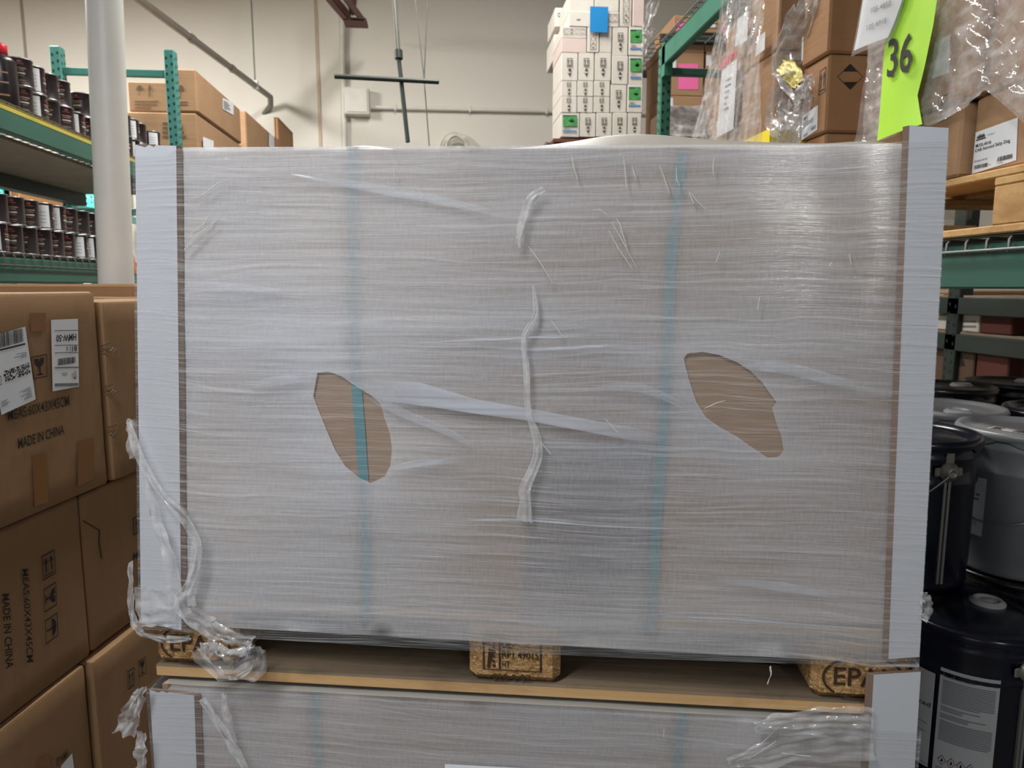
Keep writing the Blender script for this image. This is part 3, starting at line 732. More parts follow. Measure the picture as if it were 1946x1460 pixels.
YAWP = -0.1987; LEAN = R_(3.5)
PO = V(-.4804, 1.1519, .8913)
PM = frame(PO, YAWP) @ Matrix.Translation((0, .010, 0))
pallet('wooden_pallet', 'stamped wooden pallet under the wrapped load, chipboard blocks showing', PM, 1.2, .8, (epal, ippc, epal))
pallet('wooden_pallet', 'wooden pallet on the floor under the lower wrapped load', frame((PO.x, PO.y, 0), YAWP), 1.2, .8)

# ================================================================== the wrapped loads
def load(label, M, y0, boards, straps, bottom, top, holes_px, lower=False):
    t = thing('wrapped_load', label, 'wrapped load', M)
    iM = M.inverted(); nrm = M.to_3x3() @ V(0,-1,0)
    def uv(px, py, off=0.0):
        p = iM @ PL(M @ V(0, y0, 0), nrm).hit(px, py, off); return p
    ln = 0 if lower else LEAN
    sk = math.tan(ln)
    L = lambda u, y, v: M @ V(u, y, v)
    vb, vt0, vt1 = bottom[0], top[0], top[1]
    c = MB(); dep = .78
    c.hexa([L(.012, y0+.004, vb), L(1.19, y0+.004, vb), L(1.19, dep, vb+dep*sk), L(.012, dep, vb+dep*sk), L(.012, y0+.004, vt0-.004), L(1.19, y0+.004, vt1-.004), L(1.19, dep, vt1-.004+dep*sk), L(.012, dep, vt0-.004+dep*sk)], CARD_IN)
    c.build('carton', t)
    for pts in straps:
        m = MB(); P = [uv(x, y) for x, y in pts]; w = .0082
        P = [V(p.x, y0+.002, p.z) for p in P]; P[0].z = (vt0 if P[0].x < .6 else vt1)-.003
        vs = []
        for p in P: vs += [L(p.x-w, p.y, p.z), L(p.x+w, p.y, p.z)]
        p = P[0]; vs2 = [L(p.x-w, dep, p.z+dep*sk), L(p.x+w, dep, p.z+dep*sk)]
        m.add(vs, [(2*i, 2*i+1, 2*i+3, 2*i+2) for i in range(len(P)-1)], STRAP)
        m.add(vs[:2]+vs2, [(0,1,3,2)], STRAP); m.build('strap', t)
    # hazy inner film: torn holes are real holes in its mesh
    hp = [[uv(x, y) for x, y in h] for h in holes_px]; hp = [[(p.x, p.z) for p in h] for h in hp]
    f0, f1 = bottom[1], bottom[2]
    outer = []
    n = 40
    for i in range(n): outer.append((.003+1.194*i/n, f0+(f1-f0)*i/n+.002*math.sin(i*1.3)))
    for i in range(n): outer.append((1.197-1.194*i/n, vt1+(vt0-vt1)*i/n+.0015*math.sin(i*.9)))
    verts = [V(*p) for p in outer]; edges = [(i, (i+1) % len(outer)) for i in range(len(outer))]
    for h in hp:
        b = len(verts); verts += [V(*p) for p in h]; edges += [(b+i, b+(i+1) % len(h)) for i in range(len(h))]
    def inside(p, h):
        r = False
        for i in range(len(h)):
            (xa, ya_), (xb, yb) = h[i], h[i-1]
            if (ya_ > p[1]) != (yb > p[1]) and p[0] < (xb-xa)*(p[1]-ya_)/(yb-ya_)+xa: r = not r
        return r
    hd = lambda p: min([min(math.hypot(p[0]-q[0], p[1]-q[1]) for q in h) for h in hp] or [9])
    for i in range(1, 110):
        for j in range(1, 38):
            p = (.003+1.194*i/110+rnd.uniform(-.004, .004), .10+(vt0-.10)*j/38)
            lo = f0+(f1-f0)*p[0]/1.2; hi = vt0+(vt1-vt0)*p[0]/1.2
            if p[1] < lo+.01 or p[1] > hi-.01: continue
            if any(inside(p, h) for h in hp) or hd(p) < .006: continue
            verts.append(V(*p))
    r = delaunay_2d_cdt([v.to_2d() for v in verts], edges, [], 0, 1e-6)
    v2, tris = r[0], [f for f in r[2]]
    keep = []
    for f in tris:
        cxy = (v2[f[0]]+v2[f[1]]+v2[f[2]])/3
        if not any(inside((cxy.x, cxy.y), h) for h in hp): keep.append(tuple(f))
    sps = []
    for pts in straps: sps.append([(q.z, q.x) for q in (uv(x, y) for x, y in pts)])
    def sdist(u, v):
        best = 9
        for sp in sps:
            for (za, xa_), (zb_, xb_) in zip(sp, sp[1:]):
                if zb_-.01 <= v <= za+.05: best = min(best, abs(u-(xa_+(xb_-xa_)*(za-v)/max(1e-6, za-zb_))))
        return best
    def haze(u, v):
        h = .60
        if not lower:
            g = lambda cx_, cy_, sx, sy: math.exp(-((u-cx_)/sx)**2-((v-cy_)/sy)**2)
            h += .20*g(.12, .55, .33, .40)-.22*g(.72, .27, .13, .16)-.05*g(1.0, .3, .25, .3)-.10*g(.75, .70, .3, .12)-.12*g(1.16, .5, .05, .5)
            if hp: h += .16*math.exp(-(hd((u, v))/.05)**2)
        else: h = .60+.06*math.sin(u*9)
        h -= .20*math.exp(-(sdist(u, v)/.014)**2)
        return h
    m = MB(); m.attr = []
    m.add([L(p.x, y0-.0005+.0012*noise.noise(V(p.x*9, p.y*14, 2)), p.y) for p in v2], keep, HOOD, True); m.attr += [haze(p.x, p.y) for p in v2]
    for u, a, vt in ((.003, f0, vt0), (1.197, f1, vt1)):
        m.add([L(u, y0, a), L(u, dep+.004, a+dep*sk), L(u, dep+.004, vt+dep*sk), L(u, y0, vt)], [(0,1,2,3)], HOOD); m.attr += [.8]*4
    m.build('inner_film', t)
    # white edge boards at the four corners
    def lboard(q, sgn, w):      # q: outer-top, inner-top, inner-bottom, outer-bottom
        b = MB(); yo, yi = y0-.0085, y0-.0025; th = .006
        o0, i0, i1, o1 = q
        s_ = sgn*w
        vs = lambda p, y, du=0: L(p.x+du, y, p.z)
        b.hexa([vs(o1, yo), vs(i1, yo), vs(i1, yi, s_), vs(o1, yi), vs(o0, yo), vs(i0, yo), vs(i0, yi, s_), vs(o0, yi)], EDGEBOARD)
        e = .0003
        b.add([vs(i1, yo-e), vs(i1, yi-e, s_+sgn*e), vs(i0, yi-e, s_+sgn*e), vs(i0, yo-e)], [(0,1,2,3)], CARD_EDGE)
        b.add([vs(o0, yo)+V(0,0,e), vs(i0, yo)+V(0,0,e), vs(i0, yi, s_)+V(0,0,e), vs(o0, yi)+V(0,0,e)], [(0,1,2,3)], CARD_EDGE)
        d = V(-sgn*th, 0, 0)
        b.hexa([L(o1.x, yo, o1.z), L(o1.x+sgn*th*.2, yi, o1.z), L(o1.x+sgn*th*.2, .06, o1.z), L(o1.x-sgn*th*.8, .06, o1.z), L(o0.x, yo, o0.z), L(o0.x+sgn*th*.2, yi, o0.z), L(o0.x+sgn*th*.2, .06, o0.z), L(o0.x-sgn*th*.8, .06, o0.z)], EDGEBOARD)
        b.add([L(o0.x, yo, o0.z+e), L(o0.x+sgn*th*.2, yi, o0.z+e), L(o0.x+sgn*th*.2, .06, o0.z+e), L(o0.x-sgn*th*.8, .06, o0.z+e)], [(0,1,2,3)], CARD_EDGE)
        for x_, z_, w_ in ((.002, 0, .02), (.022, 0, .012)) if sgn > 0 else ():   # torn face paper at the top
            b.add([L(o0.x+x_, yo-e, o0.z), L(o0.x+x_+w_*.7, yo-e, o0.z-.004), L(o0.x+x_+w_, yo-e, o0.z)], [(0,1,2)], CARD_EDGE)
        b.build('edge_board', t)
    for q, sgn, w in boards: lboard([uv(x, y, .0085) for x, y in q], sgn, w)
    for u in (.0, 1.2):
        s_ = 1 if u == 0 else -1
        b = MB(); b.box((min(u, u+s_*.06), dep+.002, vb-.04+dep*sk), (max(u, u+s_*.06), dep+.008, vt0+dep*sk), EDGEBOARD, M); b.box((min(u, u-s_*.006), dep-.06, vb-.04+dep*sk), (max(u, u-s_*.006), dep+.008, vt0+dep*sk), EDGEBOARD, M); b.build('edge_board', t)
    return t, uv, L, dep, sk

M1 = frame(PO, YAWP, LEAN)
H1 = [(603,709),(623,706),(649,715),(677,735),(706,752),(723,767),(731,795),(741,824),(745,853),(742,885),(732,905),(705,918),(683,908),(657,887),(637,856),(620,816),(600,767),(595,752),(599,732)]
H2 = [(1299,682),(1306,672),(1335,669),(1367,675),(1401,689),(1427,706),(1450,729),(1464,750),(1475,764),(1467,776),(1476,807),(1485,830),(1489,856),(1479,868),(1459,870),(1424,847),(1401,830),(1369,813),(1341,793),(1323,764),(1309,721)]
BL = ([(257,275),(335,277),(345,1198),(268,1184)], 1, .006)
BRd = ([(1803,243),(1728,239),(1688,1253),(1747,1249)], -1, .006)
main, uv, L, dep, sk = load('tall wrapped load with white edge boards and two torn film patches', M1, -.004, [BL, BRd],
    [[(668,285),(671,520),(674,700),(682,800),(690,915),(697,1180)], [(1297,285),(1275,500),(1262,800),(1247,1000),(1238,1200)]],
    (.147, .100, .092), (.858, .842), [H1, H2])
m = MB(); q = [uv(*p_) for p_ in ((988,1188),(1236,1192),(1256,842),(1012,836))]  # flat grey panel added behind the film, darkening its lower centre
m.add([L(p_.x, -.0012, p_.z) for p_ in q]+[L(p_.x, -.0004, p_.z) for p_ in q], [(0,1,2,3),(7,6,5,4),(0,4,5,1),(1,5,6,2),(2,6,7,3),(3,7,4,0)], GREYSHEET); m.build('grey_panel', main)
bt = [(250,1190),(345,1196),(450,1210),(700,1224),(900,1236),(1200,1249),(1410,1256),(1690,1263),(1760,1262)]
btl = [uv(x, y) for x, y in bt]
def vbot(u):
    for a, b in zip(btl, btl[1:]):
        if a.x <= u <= b.x: return a.z+(b.z-a.z)*(u-a.x)/(b.x-a.x)
    return btl[0].z if u < btl[0].x else btl[-1].z
def wrap_sheet(root, y0, vt, vbf, L, dep, sk, u0a=-.0108, u0b=.0062, u1a=1.1968, u1b=1.2008, nu=70, nv=44):
    m = MB()
    uL = lambda b: u0a+(u0b-u0a)*b
    uR = lambda b: u1a+(u1b-u1a)*b
    def fn(a, b):
        u = uL(b)+(uR(b)-uL(b))*a; v = vbf(u)+(vt(u)-vbf(u))*b
        e = min(1, max(0, min(u-.07, 1.14-u)/.12)); e = e*e*(3-2*e)
        return L(u, y0-.0105+.0062*e+.0011*noise.noise(V(u*8, v*16, 5)), v)
    sheet(m, fn, nu, nv, WRAP)
    for uf in (uL, uR):
        sheet(m, lambda a, b: L(uf(b), y0-.0105+(dep+.02)*a, vbf(uf(b))+(vt(uf(b))-vbf(uf(b)))*b+dep*sk*a), 6, 12, WRAP)
    return m
w = wrap_sheet(main, -.004, lambda u: .855-.014*u/1.2 if .07 < u < 1.13 else .845, vbot, L, dep, sk)
# short pale creases and scratches standing in the wrap
cr = [[(357,478),(375,462),(400,436)],[(358,475),(380,450),(418,423)],[(370,446),(395,428),(414,400)],[(375,380),(395,372),(420,352),(450,342)],[(1171,418),(1178,430),(1182,445),(1190,470)],
      [(1086,297),(1090,320),(1098,345)],[(1184,300),(1187,330),(1190,362)],[(1200,318),(1204,333),(1208,345)],[(1005,470),(1025,497),(1052,540)],[(1156,440),(1175,475),(1200,512)],[(1162,425),(1185,465),(1208,510)],
      [(1252,318),(1262,345),(1271,372)],[(1283,322),(1284,345),(1290,357)],[(1310,368),(1322,385),(1338,400)],[(1307,367),(1316,390)],[(1355,300),(1352,320),(1353,338)],[(1048,610),(1070,640)],[(1126,402),(1140,401),(1152,410)],
      [(800,360),(805,380)],[(752,322),(753,342)],[(1440,565),(1436,590)],[(1365,480),(1358,500)],[(1575,500),(1571,508)],[(1608,484),(1612,504)],[(1336,775),(1358,765),(1375,760)],[(1030,840),(1048,862)],[(1150,795),(1172,820)]]
w_p = w.build('stretch_wrap', main)
def crease(root, uvf, L, lst, y=-.0155):
    for pts in lst:
        m = MB(); q = [uvf(a, b) for a, b in pts]; m.tube([L(p.x, y, p.z) for p in q], [.0004]+[.0007]*(len(q)-2)+[.0004] if len(q) > 2 else .0006, CREASE, 5); m.build('crease', root)
crease(w_p, uv, L, cr)
def rib(root, uvf, L, pts, ws, mat, y=-.016, ruf=.003, seg=40, cross=6, nm='loose_film', fq=40, haze=None, depth=None, seed=0):
    m = MB(); P = []
    for k, (a, b) in enumerate(pts):
        p = uvf(a, b); P.append(L(p.x, y if depth is None else y-depth[k], p.z))
    d = L(1,0,0)-L(0,0,0); v = L(0,0,1)-L(0,0,0)
    hor = abs((P[-1]-P[0]).normalized().dot(d)) > .75
    ribbon(m, P, ws, mat, seg, cross, ruf, seed, v if hor else d, fq)
    if haze: m.attr = [haze[0]*min(1, min(i, seg-i)/(seg*.3)) for i in range(seg+1) for j in range(cross+1)]
    return m.build(nm, root)
rib(main, uv, L, [(1036,365),(1010,380),(995,430),(986,472)], [.008,.012,.012,.012], ROPEF, -.0165, .002, 40, 5, 'wrap_seam')
rib(main, uv, L, [(1015,545),(1019,580),(1017,605),(997,642),(1001,700),(1003,760),(1010,795),(1022,830),(1024,862),(1013,892),(998,925),(1000,950),(996,988)], [.003,.007,.006,.009,.011,.009,.010,.012,.012,.014,.020,.017,.026], ROPEF, -.0165, .0018, 110, 6, 'wrap_seam', 60)
rib(main, uv, L, [(680,728),(740,742),(800,748),(900,770),(1000,786),(1100,804),(1190,821),(1262,832)], [.010,.030,.036,.022,.018,.018,.020,.008], FOLD, -.0152, .0006, 50, 4, 'film_fold', 10, (.85,))
for k_, (pts, ws, hz_) in enumerate((([(560,333),(700,358),(850,386),(965,412)], [.006,.014,.012,.006], .5), ([(800,652),(1000,641),(1120,640)], [.003,.004,.003], .8), ([(1000,665),(1090,660),(1180,656)], [.003,.004,.003], .8),
        ([(698,748),(760,780),(850,818),(910,852)], [.010,.014,.012,.006], .4), ([(1405,692),(1500,702),(1630,736)], [.010,.018,.012], .45), ([(1300,770),(1210,735),(1120,738)], [.008,.014,.008], .35), ([(740,890),(800,878),(880,872)], [.006,.012,.008], .45),
        ([(345,555),(450,548),(560,556)], [.006,.010,.006], .6), ([(600,718),(540,722),(470,732)], [.006,.016,.010], .5), ([(820,988),(980,984),(1150,996),(1330,1002)], [.002,.003,.003,.002], .9), ([(1240,1165),(1400,1172),(1680,1192)], [.002,.003,.002], .8), ([(1345,1095),(1480,1110),(1600,1130)], [.008,.014,.008], .45))):
    rib(main, uv, L, pts, ws, FOLD, -.0150-.00012*k_, .0004, 40, 4, 'film_fold', 10, (hz_,), seed=k_)
# top cover film, bulging above the front edge on the right
m = MB()
def cov(a, b):
    u = .05+1.1*a; y = -.004+dep*b
    g = lambda c_, s_: math.exp(-((u-c_)/s_)**2)
    h = .027*g(.765, .13)+.012*g(.97, .15)+.013*g(.36, .05)+.010*g(1.11, .05)+.002
    pr = min(1, y/.03) if y > 0 else 0
    return L(u, y, .857-.015*u/1.2-.002+h*pr*(1-.4*b)+y*sk)
sheet(m, cov, 60, 30, COVER); m.build('top_cover', main)
# loose film hanging off the lower left corner
rib(main, uv, L, [(262,800),(285,868),(318,930),(360,975),(386,1020),(386,1060),(370,1110),(358,1130)], [.010,.016,.02,.02,.016,.014,.018,.026], ROPEF, -.024, .004, 70, 6, 'loose_film', 45)
rib(main, uv, L, [(292,905),(312,985),(336,1048),(344,1105),(350,1150)], [.012,.02,.022,.026,.03], CRUMPLE, -.022, .004, 50, 6, 'loose_film', 45, seed=3)
rib(main, uv, L, [(358,1115),(372,1150),(412,1185),(450,1202),(492,1212)], [.034,.034,.030,.022,.02], ROPEF, -.026, .005, 50, 8, 'loose_film', 45, seed=5)
rib(main, uv, L, [(400,1212),(420,1238),(458,1252),(495,1240),(508,1214)], [.030,.052,.058,.05,.03], CRUMPLE, -.034, .007, 50, 10, 'loose_film', 38, seed=8)
rib(main, uv, L, [(412,1225),(440,1256),(462,1268),(490,1256),(506,1232)], [.006,.008,.008,.008,.006], ROPEF, -.042, .003, 40, 4, 'loose_film', 60, seed=9)
rib(main, uv, L, [(263,1060),(262,1120),(266,1165),(284,1196),(330,1206),(372,1204)], [.005,.008,.009,.010,.013,.012], CRUMPLE, -.022, .004, 50, 6, 'loose_film', 45, seed=11)
rib(main, uv, L, [(304,1110),(306,1150),(310,1185)], [.07,.075,.06], CRUMPLE, -.0165, .003, 30, 12, 'loose_film', 40, seed=12)
rib(main, uv, L, [(261,795),(259,830),(263,868)], [.012,.016,.010], CRUMPLE, -.018, .003, 20, 5, 'loose_film', 40, seed=13)
rib(main, uv, L, [(1746,1120),(1752,1145),(1748,1170)], [.012,.018,.012], CRUMPLE, -.018, .004, 20, 5, 'loose_film', 40, seed=14)
rib(main, uv, L, [(1458,1258),(1460,1272),(1454,1292)], [.003,.002,.001], CREASE, -.018, .001, 16, 3, 'loose_film', 40, seed=15)

# ---- the lower load
M2 = frame((PO.x, PO.y, 0), YAWP)
B3 = ([(284,1311),(369,1322),(374,1465),(294,1465)], 1, .008)
B4 = ([(1750,1277),(1660,1283),(1650,1465),(1738,1465)], -1, .008)
lowl, uv2, L2, dep2, sk2 = load('lower wrapped load cut off by the bottom of the picture', M2, .004, [B3, B4],
    [[(598,1325),(600,1400),(606,1470)], [(1297,1350),(1292,1400),(1286,1470)]], (.147, .110, .110), (.884, .884), [], True)
w2 = wrap_sheet(lowl, .004, lambda u: .880, lambda u: .10, L2, dep2, sk2, -.004, -.008, 1.205, 1.209)
w2_p = w2.build('stretch_wrap', lowl)
m = MB(); sheet(m, lambda a, b: L2(.02+1.16*a, -.000+dep2*b, .8855+.0012*noise.noise(V(a*9, b*6, 1))), 40, 20, COVER); m.build('top_cover', lowl)
q = [uv2(846, 1500, .014), uv2(1000, 1506, .014), uv2(1000, 1458, .014), uv2(846, 1450, .014)]
MB().quad([L2(p.x, p.y-.003, p.z) for p in q], PAPER).build('label', lowl)
rib(lowl, uv2, L2, [(395,1315),(430,1370),(462,1420),(485,1470)], [.016,.014,.014,.016], ROPEF, -.016, .003, 40, 5, 'loose_film', 50, seed=21)
rib(lowl, uv2, L2, [(434,1305),(440,1350),(452,1400)], [.010,.012,.010], CRUMPLE, -.014, .003, 30, 5, 'loose_film', 50, seed=22)
rib(lowl, uv2, L2, [(1430,1372),(1540,1362),(1650,1362)], [.02,.04,.05], CRUMPLE, -.012, .004, 40, 10, 'loose_film', 30, seed=23)
rib(lowl, uv2, L2, [(1380,1440),(1500,1410),(1650,1392)], [.02,.05,.08], CRUMPLE, -.0105, .003, 40, 12, 'loose_film', 24, seed=24)
rib(lowl, uv2, L2, [(286,1295),(272,1320),(262,1350),(252,1378)], [.012,.024,.034,.03], CRUMPLE, -.02, .006, 30, 8, 'loose_film', 40, seed=25)
rib(lowl, uv2, L2, [(288,1375),(284,1410),(288,1450)], [.02,.022,.02], CRUMPLE, -.02, .005, 30, 6, 'loose_film', 40, seed=26)
crease(w2_p, uv2, L2, [[(1418,1432),(1450,1412),(1470,1398)],[(1400,1425),(1440,1405),(1475,1372)],[(1260,1376),(1259,1392)],[(1480,1420),(1535,1427)]], -.010)

# ================================================================== cartons stacked on the left
aL = R_(9.95); ddv = V(math.sin(aL), math.cos(aL), 0); nv_ = V(math.cos(aL), -math.sin(aL), 0)
P0 = atd(180, 555, 1.62); ML = Matrix.Translation((P0.x, P0.y, 0)) @ Matrix.Rotation(math.pi/2-aL, 4, 'Z'); iML = ML.inverted()
FPn = PL(P0, nv_)
lx = lambda px, py, off=0: (iML @ FPn.hit(px, py, off))
EPS = .0042
def lq(off, *pts): return [FPn.hit(x, y, off+EPS) for x, y in pts]
zt1 = P0.z; zb1 = lx(180, 931).z
zt3 = zb1-.004; o3 = -.018; xe3 = lx(158, 1050, o3).x; zb3 = lx(165, 1252, o3).z
def toptape(m, x0, x1, y0, y1, z):
    yc = (y0+y1)/2
    m.add([ML @ V(*v) for v in ((x0, yc-.024, z), (x1, yc-.024, z), (x1, yc+.024, z), (x0, yc+.024, z))], [(0,1,2,3)], TAPE)
    m.add([ML @ V(*v) for v in ((x0, yc-.0015, z+.0006), (x1, yc-.0015, z+.0006), (x1, yc+.0015, z+.0006), (x0, yc+.0015, z+.0006))], [(0,1,2,3)], INK_F)
def c1(m):
    toptape(m, -.598, -.002, 0, .45, zt1+.003)
    q = lq(0, (100,744), (150,735), (148,606), (97,608)); m.rect(q, 0,0,1,1, PAPER)
    E2 = .0048
    g = lambda *p: [FPn.hit(x, y, E2) for x, y in p]
    m.text(g((145,633.5),(107,637),(107,650),(145,647)), 'HMW-50', INK, .02); m.text(g((146,657),(137,658),(137,668),(146,667)), 'B1', INK, .02)
    m.text(g((129,659),(126,659.5),(126,667),(129,666.5)), 'E', INK, 0)
    m.bars(g((110,695),(144,690),(144,678),(110,682)), INK, 30, 4)
    for a, b, c, d in ((104,655,148,657), (104,671,148,669), (133,655,134,671), (104,700,149,697), (104,629,148,627), (104,734,149,728)): m.quad(g((a,max(b,d)+.6),(c,max(b,d)-.3),(c,min(b,d)),(a,min(b,d)+.9)) if abs(a-c) > 5 else g((a,d),(c,d),(c,b),(a,b)), INK_G)
    m.lines(g((146,706),(132,708),(132,722),(146,720)), INK_G, 6, 3); m.lines(g((128,708),(116,709),(116,716),(128,714)), INK_G, 4, 5)
    m.text(g((146,715),(141,716),(141,721),(146,720)), '3', INK, 0)
    q = lq(.0012, (2.6,789), (68,759), (48,621), (-21,640)); m.rect(q, 0,0,1,1, PAPER)
    g = lambda *p: [FPn.hit(x, y, E2+.0012) for x, y in p]
    m.bars(g((-12,665),(45,649),(43,624),(-14,636)), INK, 44, 8); m.lines(g((48,652),(0,664),(0,668),(48,656)), INK, 1, 3, th=.8, full=True)
    m.lines(g((51,669),(26,674),(26,685),(51,679)), INK_G, 4, 8); m.lines(g((58,735),(36,746),(38,767),(62,755)), INK_G, 7, 9)
    r = random.Random(5); q = g((9,727),(58,709),(55,689),(6,706))
    for i in range(34):
        for j in range(11):
            if r.random() < .5: m.rect(q, i/34, j/11, (i+1)/34, (j+1)/11, INK)
    m.frame(g((-6,735),(3,731),(2,714),(-7,717)), INK, .08); m.lines(g((3,774),(30,762),(27,752),(2,762)), INK_G, 4, 4)
    m.text(lq(0, (15.2,800), (132,771), (131,751), (14.5,781)), 'MEAS:60X43X45CM', INK, .008)
    m.text(lq(0, (34.8,854), (122,825), (121.7,806.5), (33.8,834)), 'MADE IN CHINA', INK, .018)
    m.glass(lq(-.0008, (64,721), (90,716), (89,673), (58,679)), INK, .04)
    for qd in (((59,632),(86,628),(87,595),(57,595)), ((66,963),(92,956),(89,859),(61,866)), ((148,925),(178,911),(178,832),(148,839))): m.quad(lq(-.002, *qd), TAPE)
carton('carton', 'upper left carton with white shipping labels, marked made in China', (-.60, 0, zb1), (0, .45, zt1), CARD_L, None, ML, deco=c1, amp=.0022, seed=1)
o2 = .03
for _k in range(40):
    if lx(203, 700, o2).x < .012: o2 -= .001
x2 = lx(203, 700, o2).x
zt2 = lx(203, 572, o2).z; zb2 = lx(205, 922, o2).z
def c2(m):
    toptape(m, x2+.002, x2+.598, -o2, .42, zt2+.003)
    g = lambda *p: lq(o2, *p)
    b = g((258,727),(345,705),(345,716),(258,737))          # upside-down line of print running out of sight
    m.text([b[1], b[0], b[3], b[2]], 'MEAS:60X43X45CM', INK, .01)
    m.glass(g((262,806),(290,800),(290,762),(261,771)), INK, .05)
    for y in (668, 748, 826): m.tube([FPn.hit(209, y, o2+.003), FPn.hit(216, y-8, o2+.005)], .0012, BRACKET, 5); m.tube([FPn.hit(213, y+3, o2+.003), FPn.hit(220, y-5, o2+.005)], .0012, BRACKET, 5)
    for y in (665, 745, 825):
        z = lx(190, y, o2).z
        for dz in (0, .012): m.tube([ML @ V(x2-.004, .0, z+dz-.004), ML @ V(x2-.006, -.012, z+dz), ML @ V(x2-.004, -.022, z+dz+.006)], .0016, INK_F, 5)
carton('carton', 'upper stapled carton between the labelled carton and the wrapped load', (x2, -o2, zb2), (x2+.60, .42, zt2), CARD_L, None, ML, deco=c2, amp=.0025, seed=5)
rot = lambda q: [q[0+3], q[0], q[1], q[2]]
def c3(m):
    g = lambda *p: lq(o3, *p)
    m.text(g((42,1082),(50.8,1260),(63.9,1258),(53.7,1081)), 'MEAS:60X43X45CM', INK, .01)
    m.text(g((3.6,1129.6),(11,1272),(26,1269),(17.4,1127.8)), 'MADE IN CHINA', INK, .018)
    m.upmark(g((81.7,1104),(106,1089.7),(103.4,1044),(79,1057)), INK, .05)
    q = g((84.2,1165),(108.2,1149.6),(106.4,1105),(82.8,1120.6)); m.glass([q[3], q[0], q[1], q[2]], INK)
    q = g((87,1225.8),(110.7,1207.7),(109,1164),(85.3,1180)); m.umbrella([q[3], q[0], q[1], q[2]], INK)
carton('carton', 'middle left carton with printed transport symbols lying on its side', (xe3-.60, -o3, zb3), (xe3, .43, zt3), CARD_L, None, ML, deco=c3, amp=.0022, seed=9)
o4 = o3; x4 = xe3+.006
zt4 = min(lx(160, 934, o4).z, zb2-.004)
def c4(m):
    g = lambda *p: lq(o4, *p)
    m.upmark(g((253,1018),(284,1006),(284,972),(252,985)), INK, .05)
    m.text(g((253,1065),(350,1040),(350,1024),(253,1051)), 'MEAS:60X43X45CM', INK, .01)
    m.text(g((263,1108),(340,1086),(340,1068),(263,1092)), 'MADE IN CHINA', INK, .018)
    m.tube([FPn.hit(x, y, o4+.001) for x, y in ((158,990),(172,998),(189,1008),(188,1030),(193,1062))], .0012, STAMP, 5)
carton('carton', 'middle right carton with a torn seam, partly hidden by the wrapped load', (x4, -o4, zb3+.002), (x4+.60, .44, zt4), CARD_L, None, ML, deco=c4, amp=.004, seed=13)
o5 = -.014; x5 = lx(168, 1330, o5).x; zt5 = zb3-.004
def c5(m):
    g = lambda *p: lq(o5, *p)
    m.quad(g((112,1470),(141,1462),(137,1432),(117,1455)), PAPER); b = g((107,1458),(129,1440),(129,1424),(107,1442)); m.text([b[2], b[3], b[0], b[1]], 'HMW-50', INK, .02)
    m.quad(g((78,1480),(100,1466),(92,1432),(72,1448)), TAPE)
carton('carton', 'bottom left carton partly lit, below the carton with symbols', (x5-.45, -o5, .146), (x5, .43, zt5), CARD_L, None, ML, deco=c5, amp=.0022, seed=17)
def c6(m):
    g = lambda *p: lq(-.004, *p)
    m.upmark(g((243,1312),(256,1304),(256,1268),(242,1276)), INK, .06); m.glass(g((264,1288),(278,1280),(277,1248),(263,1257)), INK)
carton('carton', 'dark bottom carton in the gap beside the lower wrapped load', (x5+.012, .004, .146), (x5+.46, .43, zt5-.004), CARD_L, None, ML, deco=c6, amp=.003, seed=21)
pallet('wooden_pallet', 'wooden pallet on the floor under the stack of brown cartons', ML @ Matrix.Translation((-.62, .004, 0)), 1.25, .9, None)
# carton tops seen behind that stack
zt = hz(0, 0, 1).z
b2 = lx(190, 536).z
pl = PL(ML @ V(.75, 0, 0), -ddv)
pA = iML @ pl.hit(116, 538)
z_ = pl.hit(150, 537).z
carton('carton', 'brown carton top showing just below the column', (.75, -.12, z_-.45), (1.2, .30, z_), CARD_W, None, ML, ch=.008)
carton('carton', 'darker carton top at the left edge behind the labelled carton', (.70, .34, z_-.46), (1.1, .95, z_-.005), CARD, None, ML, ch=.008)
carton('carton', 'carton underneath the one below the column', (.74, -.12, z_-.9), (1.2, .30, z_-.455), CARD_W, None, ML, ch=.008)
carton('carton', 'lower carton hidden behind the labelled stack', (.70, .34, z_-.92), (1.1, .95, z_-.466), CARD, None, ML, ch=.008)

# ================================================================== right rack
XR1, XR2 = 1.28, 2.25
RY = (.35, 4.18)
zS = hx(1790, 470, XR1).z; zT2 = hx(1240, 108, XR1).z
rr = thing('pallet_rack', 'dark green pallet rack on the right with wire decking', 'storage rack', (XR1, 4.18, 0))
for y in RY:
    post(rr, XR1, y, -1, zT2+.004, GREEN_R, .062, .062, hole_from=2.2); post(rr, XR2, y, -1, zT2+.004, GREEN_R, .062, .062, hole_from=2.6)
    zb = hy(1300, 138, y).z if y > 2 else 2.0
    for zz in (zb, zb-.75, zb-1.5, .3): MB().box((XR1+.062, y-.02, zz-.02), (XR2, y+.02, zz+.02), GREEN, None, .003).build('brace', rr)
for z, h in ((zS, .105), (zT2, .11)):
    beam_y(rr, XR1, RY[0]+.03, RY[1]-.031, z, GREEN_R if z > 2.5 else GREEN, -1, h); beam_y(rr, XR2, RY[0]+.03, RY[1]-.031, z, GREEN, 1, h)
    wire_deck(rr, XR1-.001, XR2, RY[0]+.06, RY[1]-.06, z+.012, WIRE, XR1-.003, -1, .034 if z < 2.5 else .0, .066)
    for y in (1.0, 2.2, 3.3): MB().box((XR1+.04, y-.03, z-.05), (XR2-.04, y+.03, z+.002), DKROD).build('deck_support', rr)
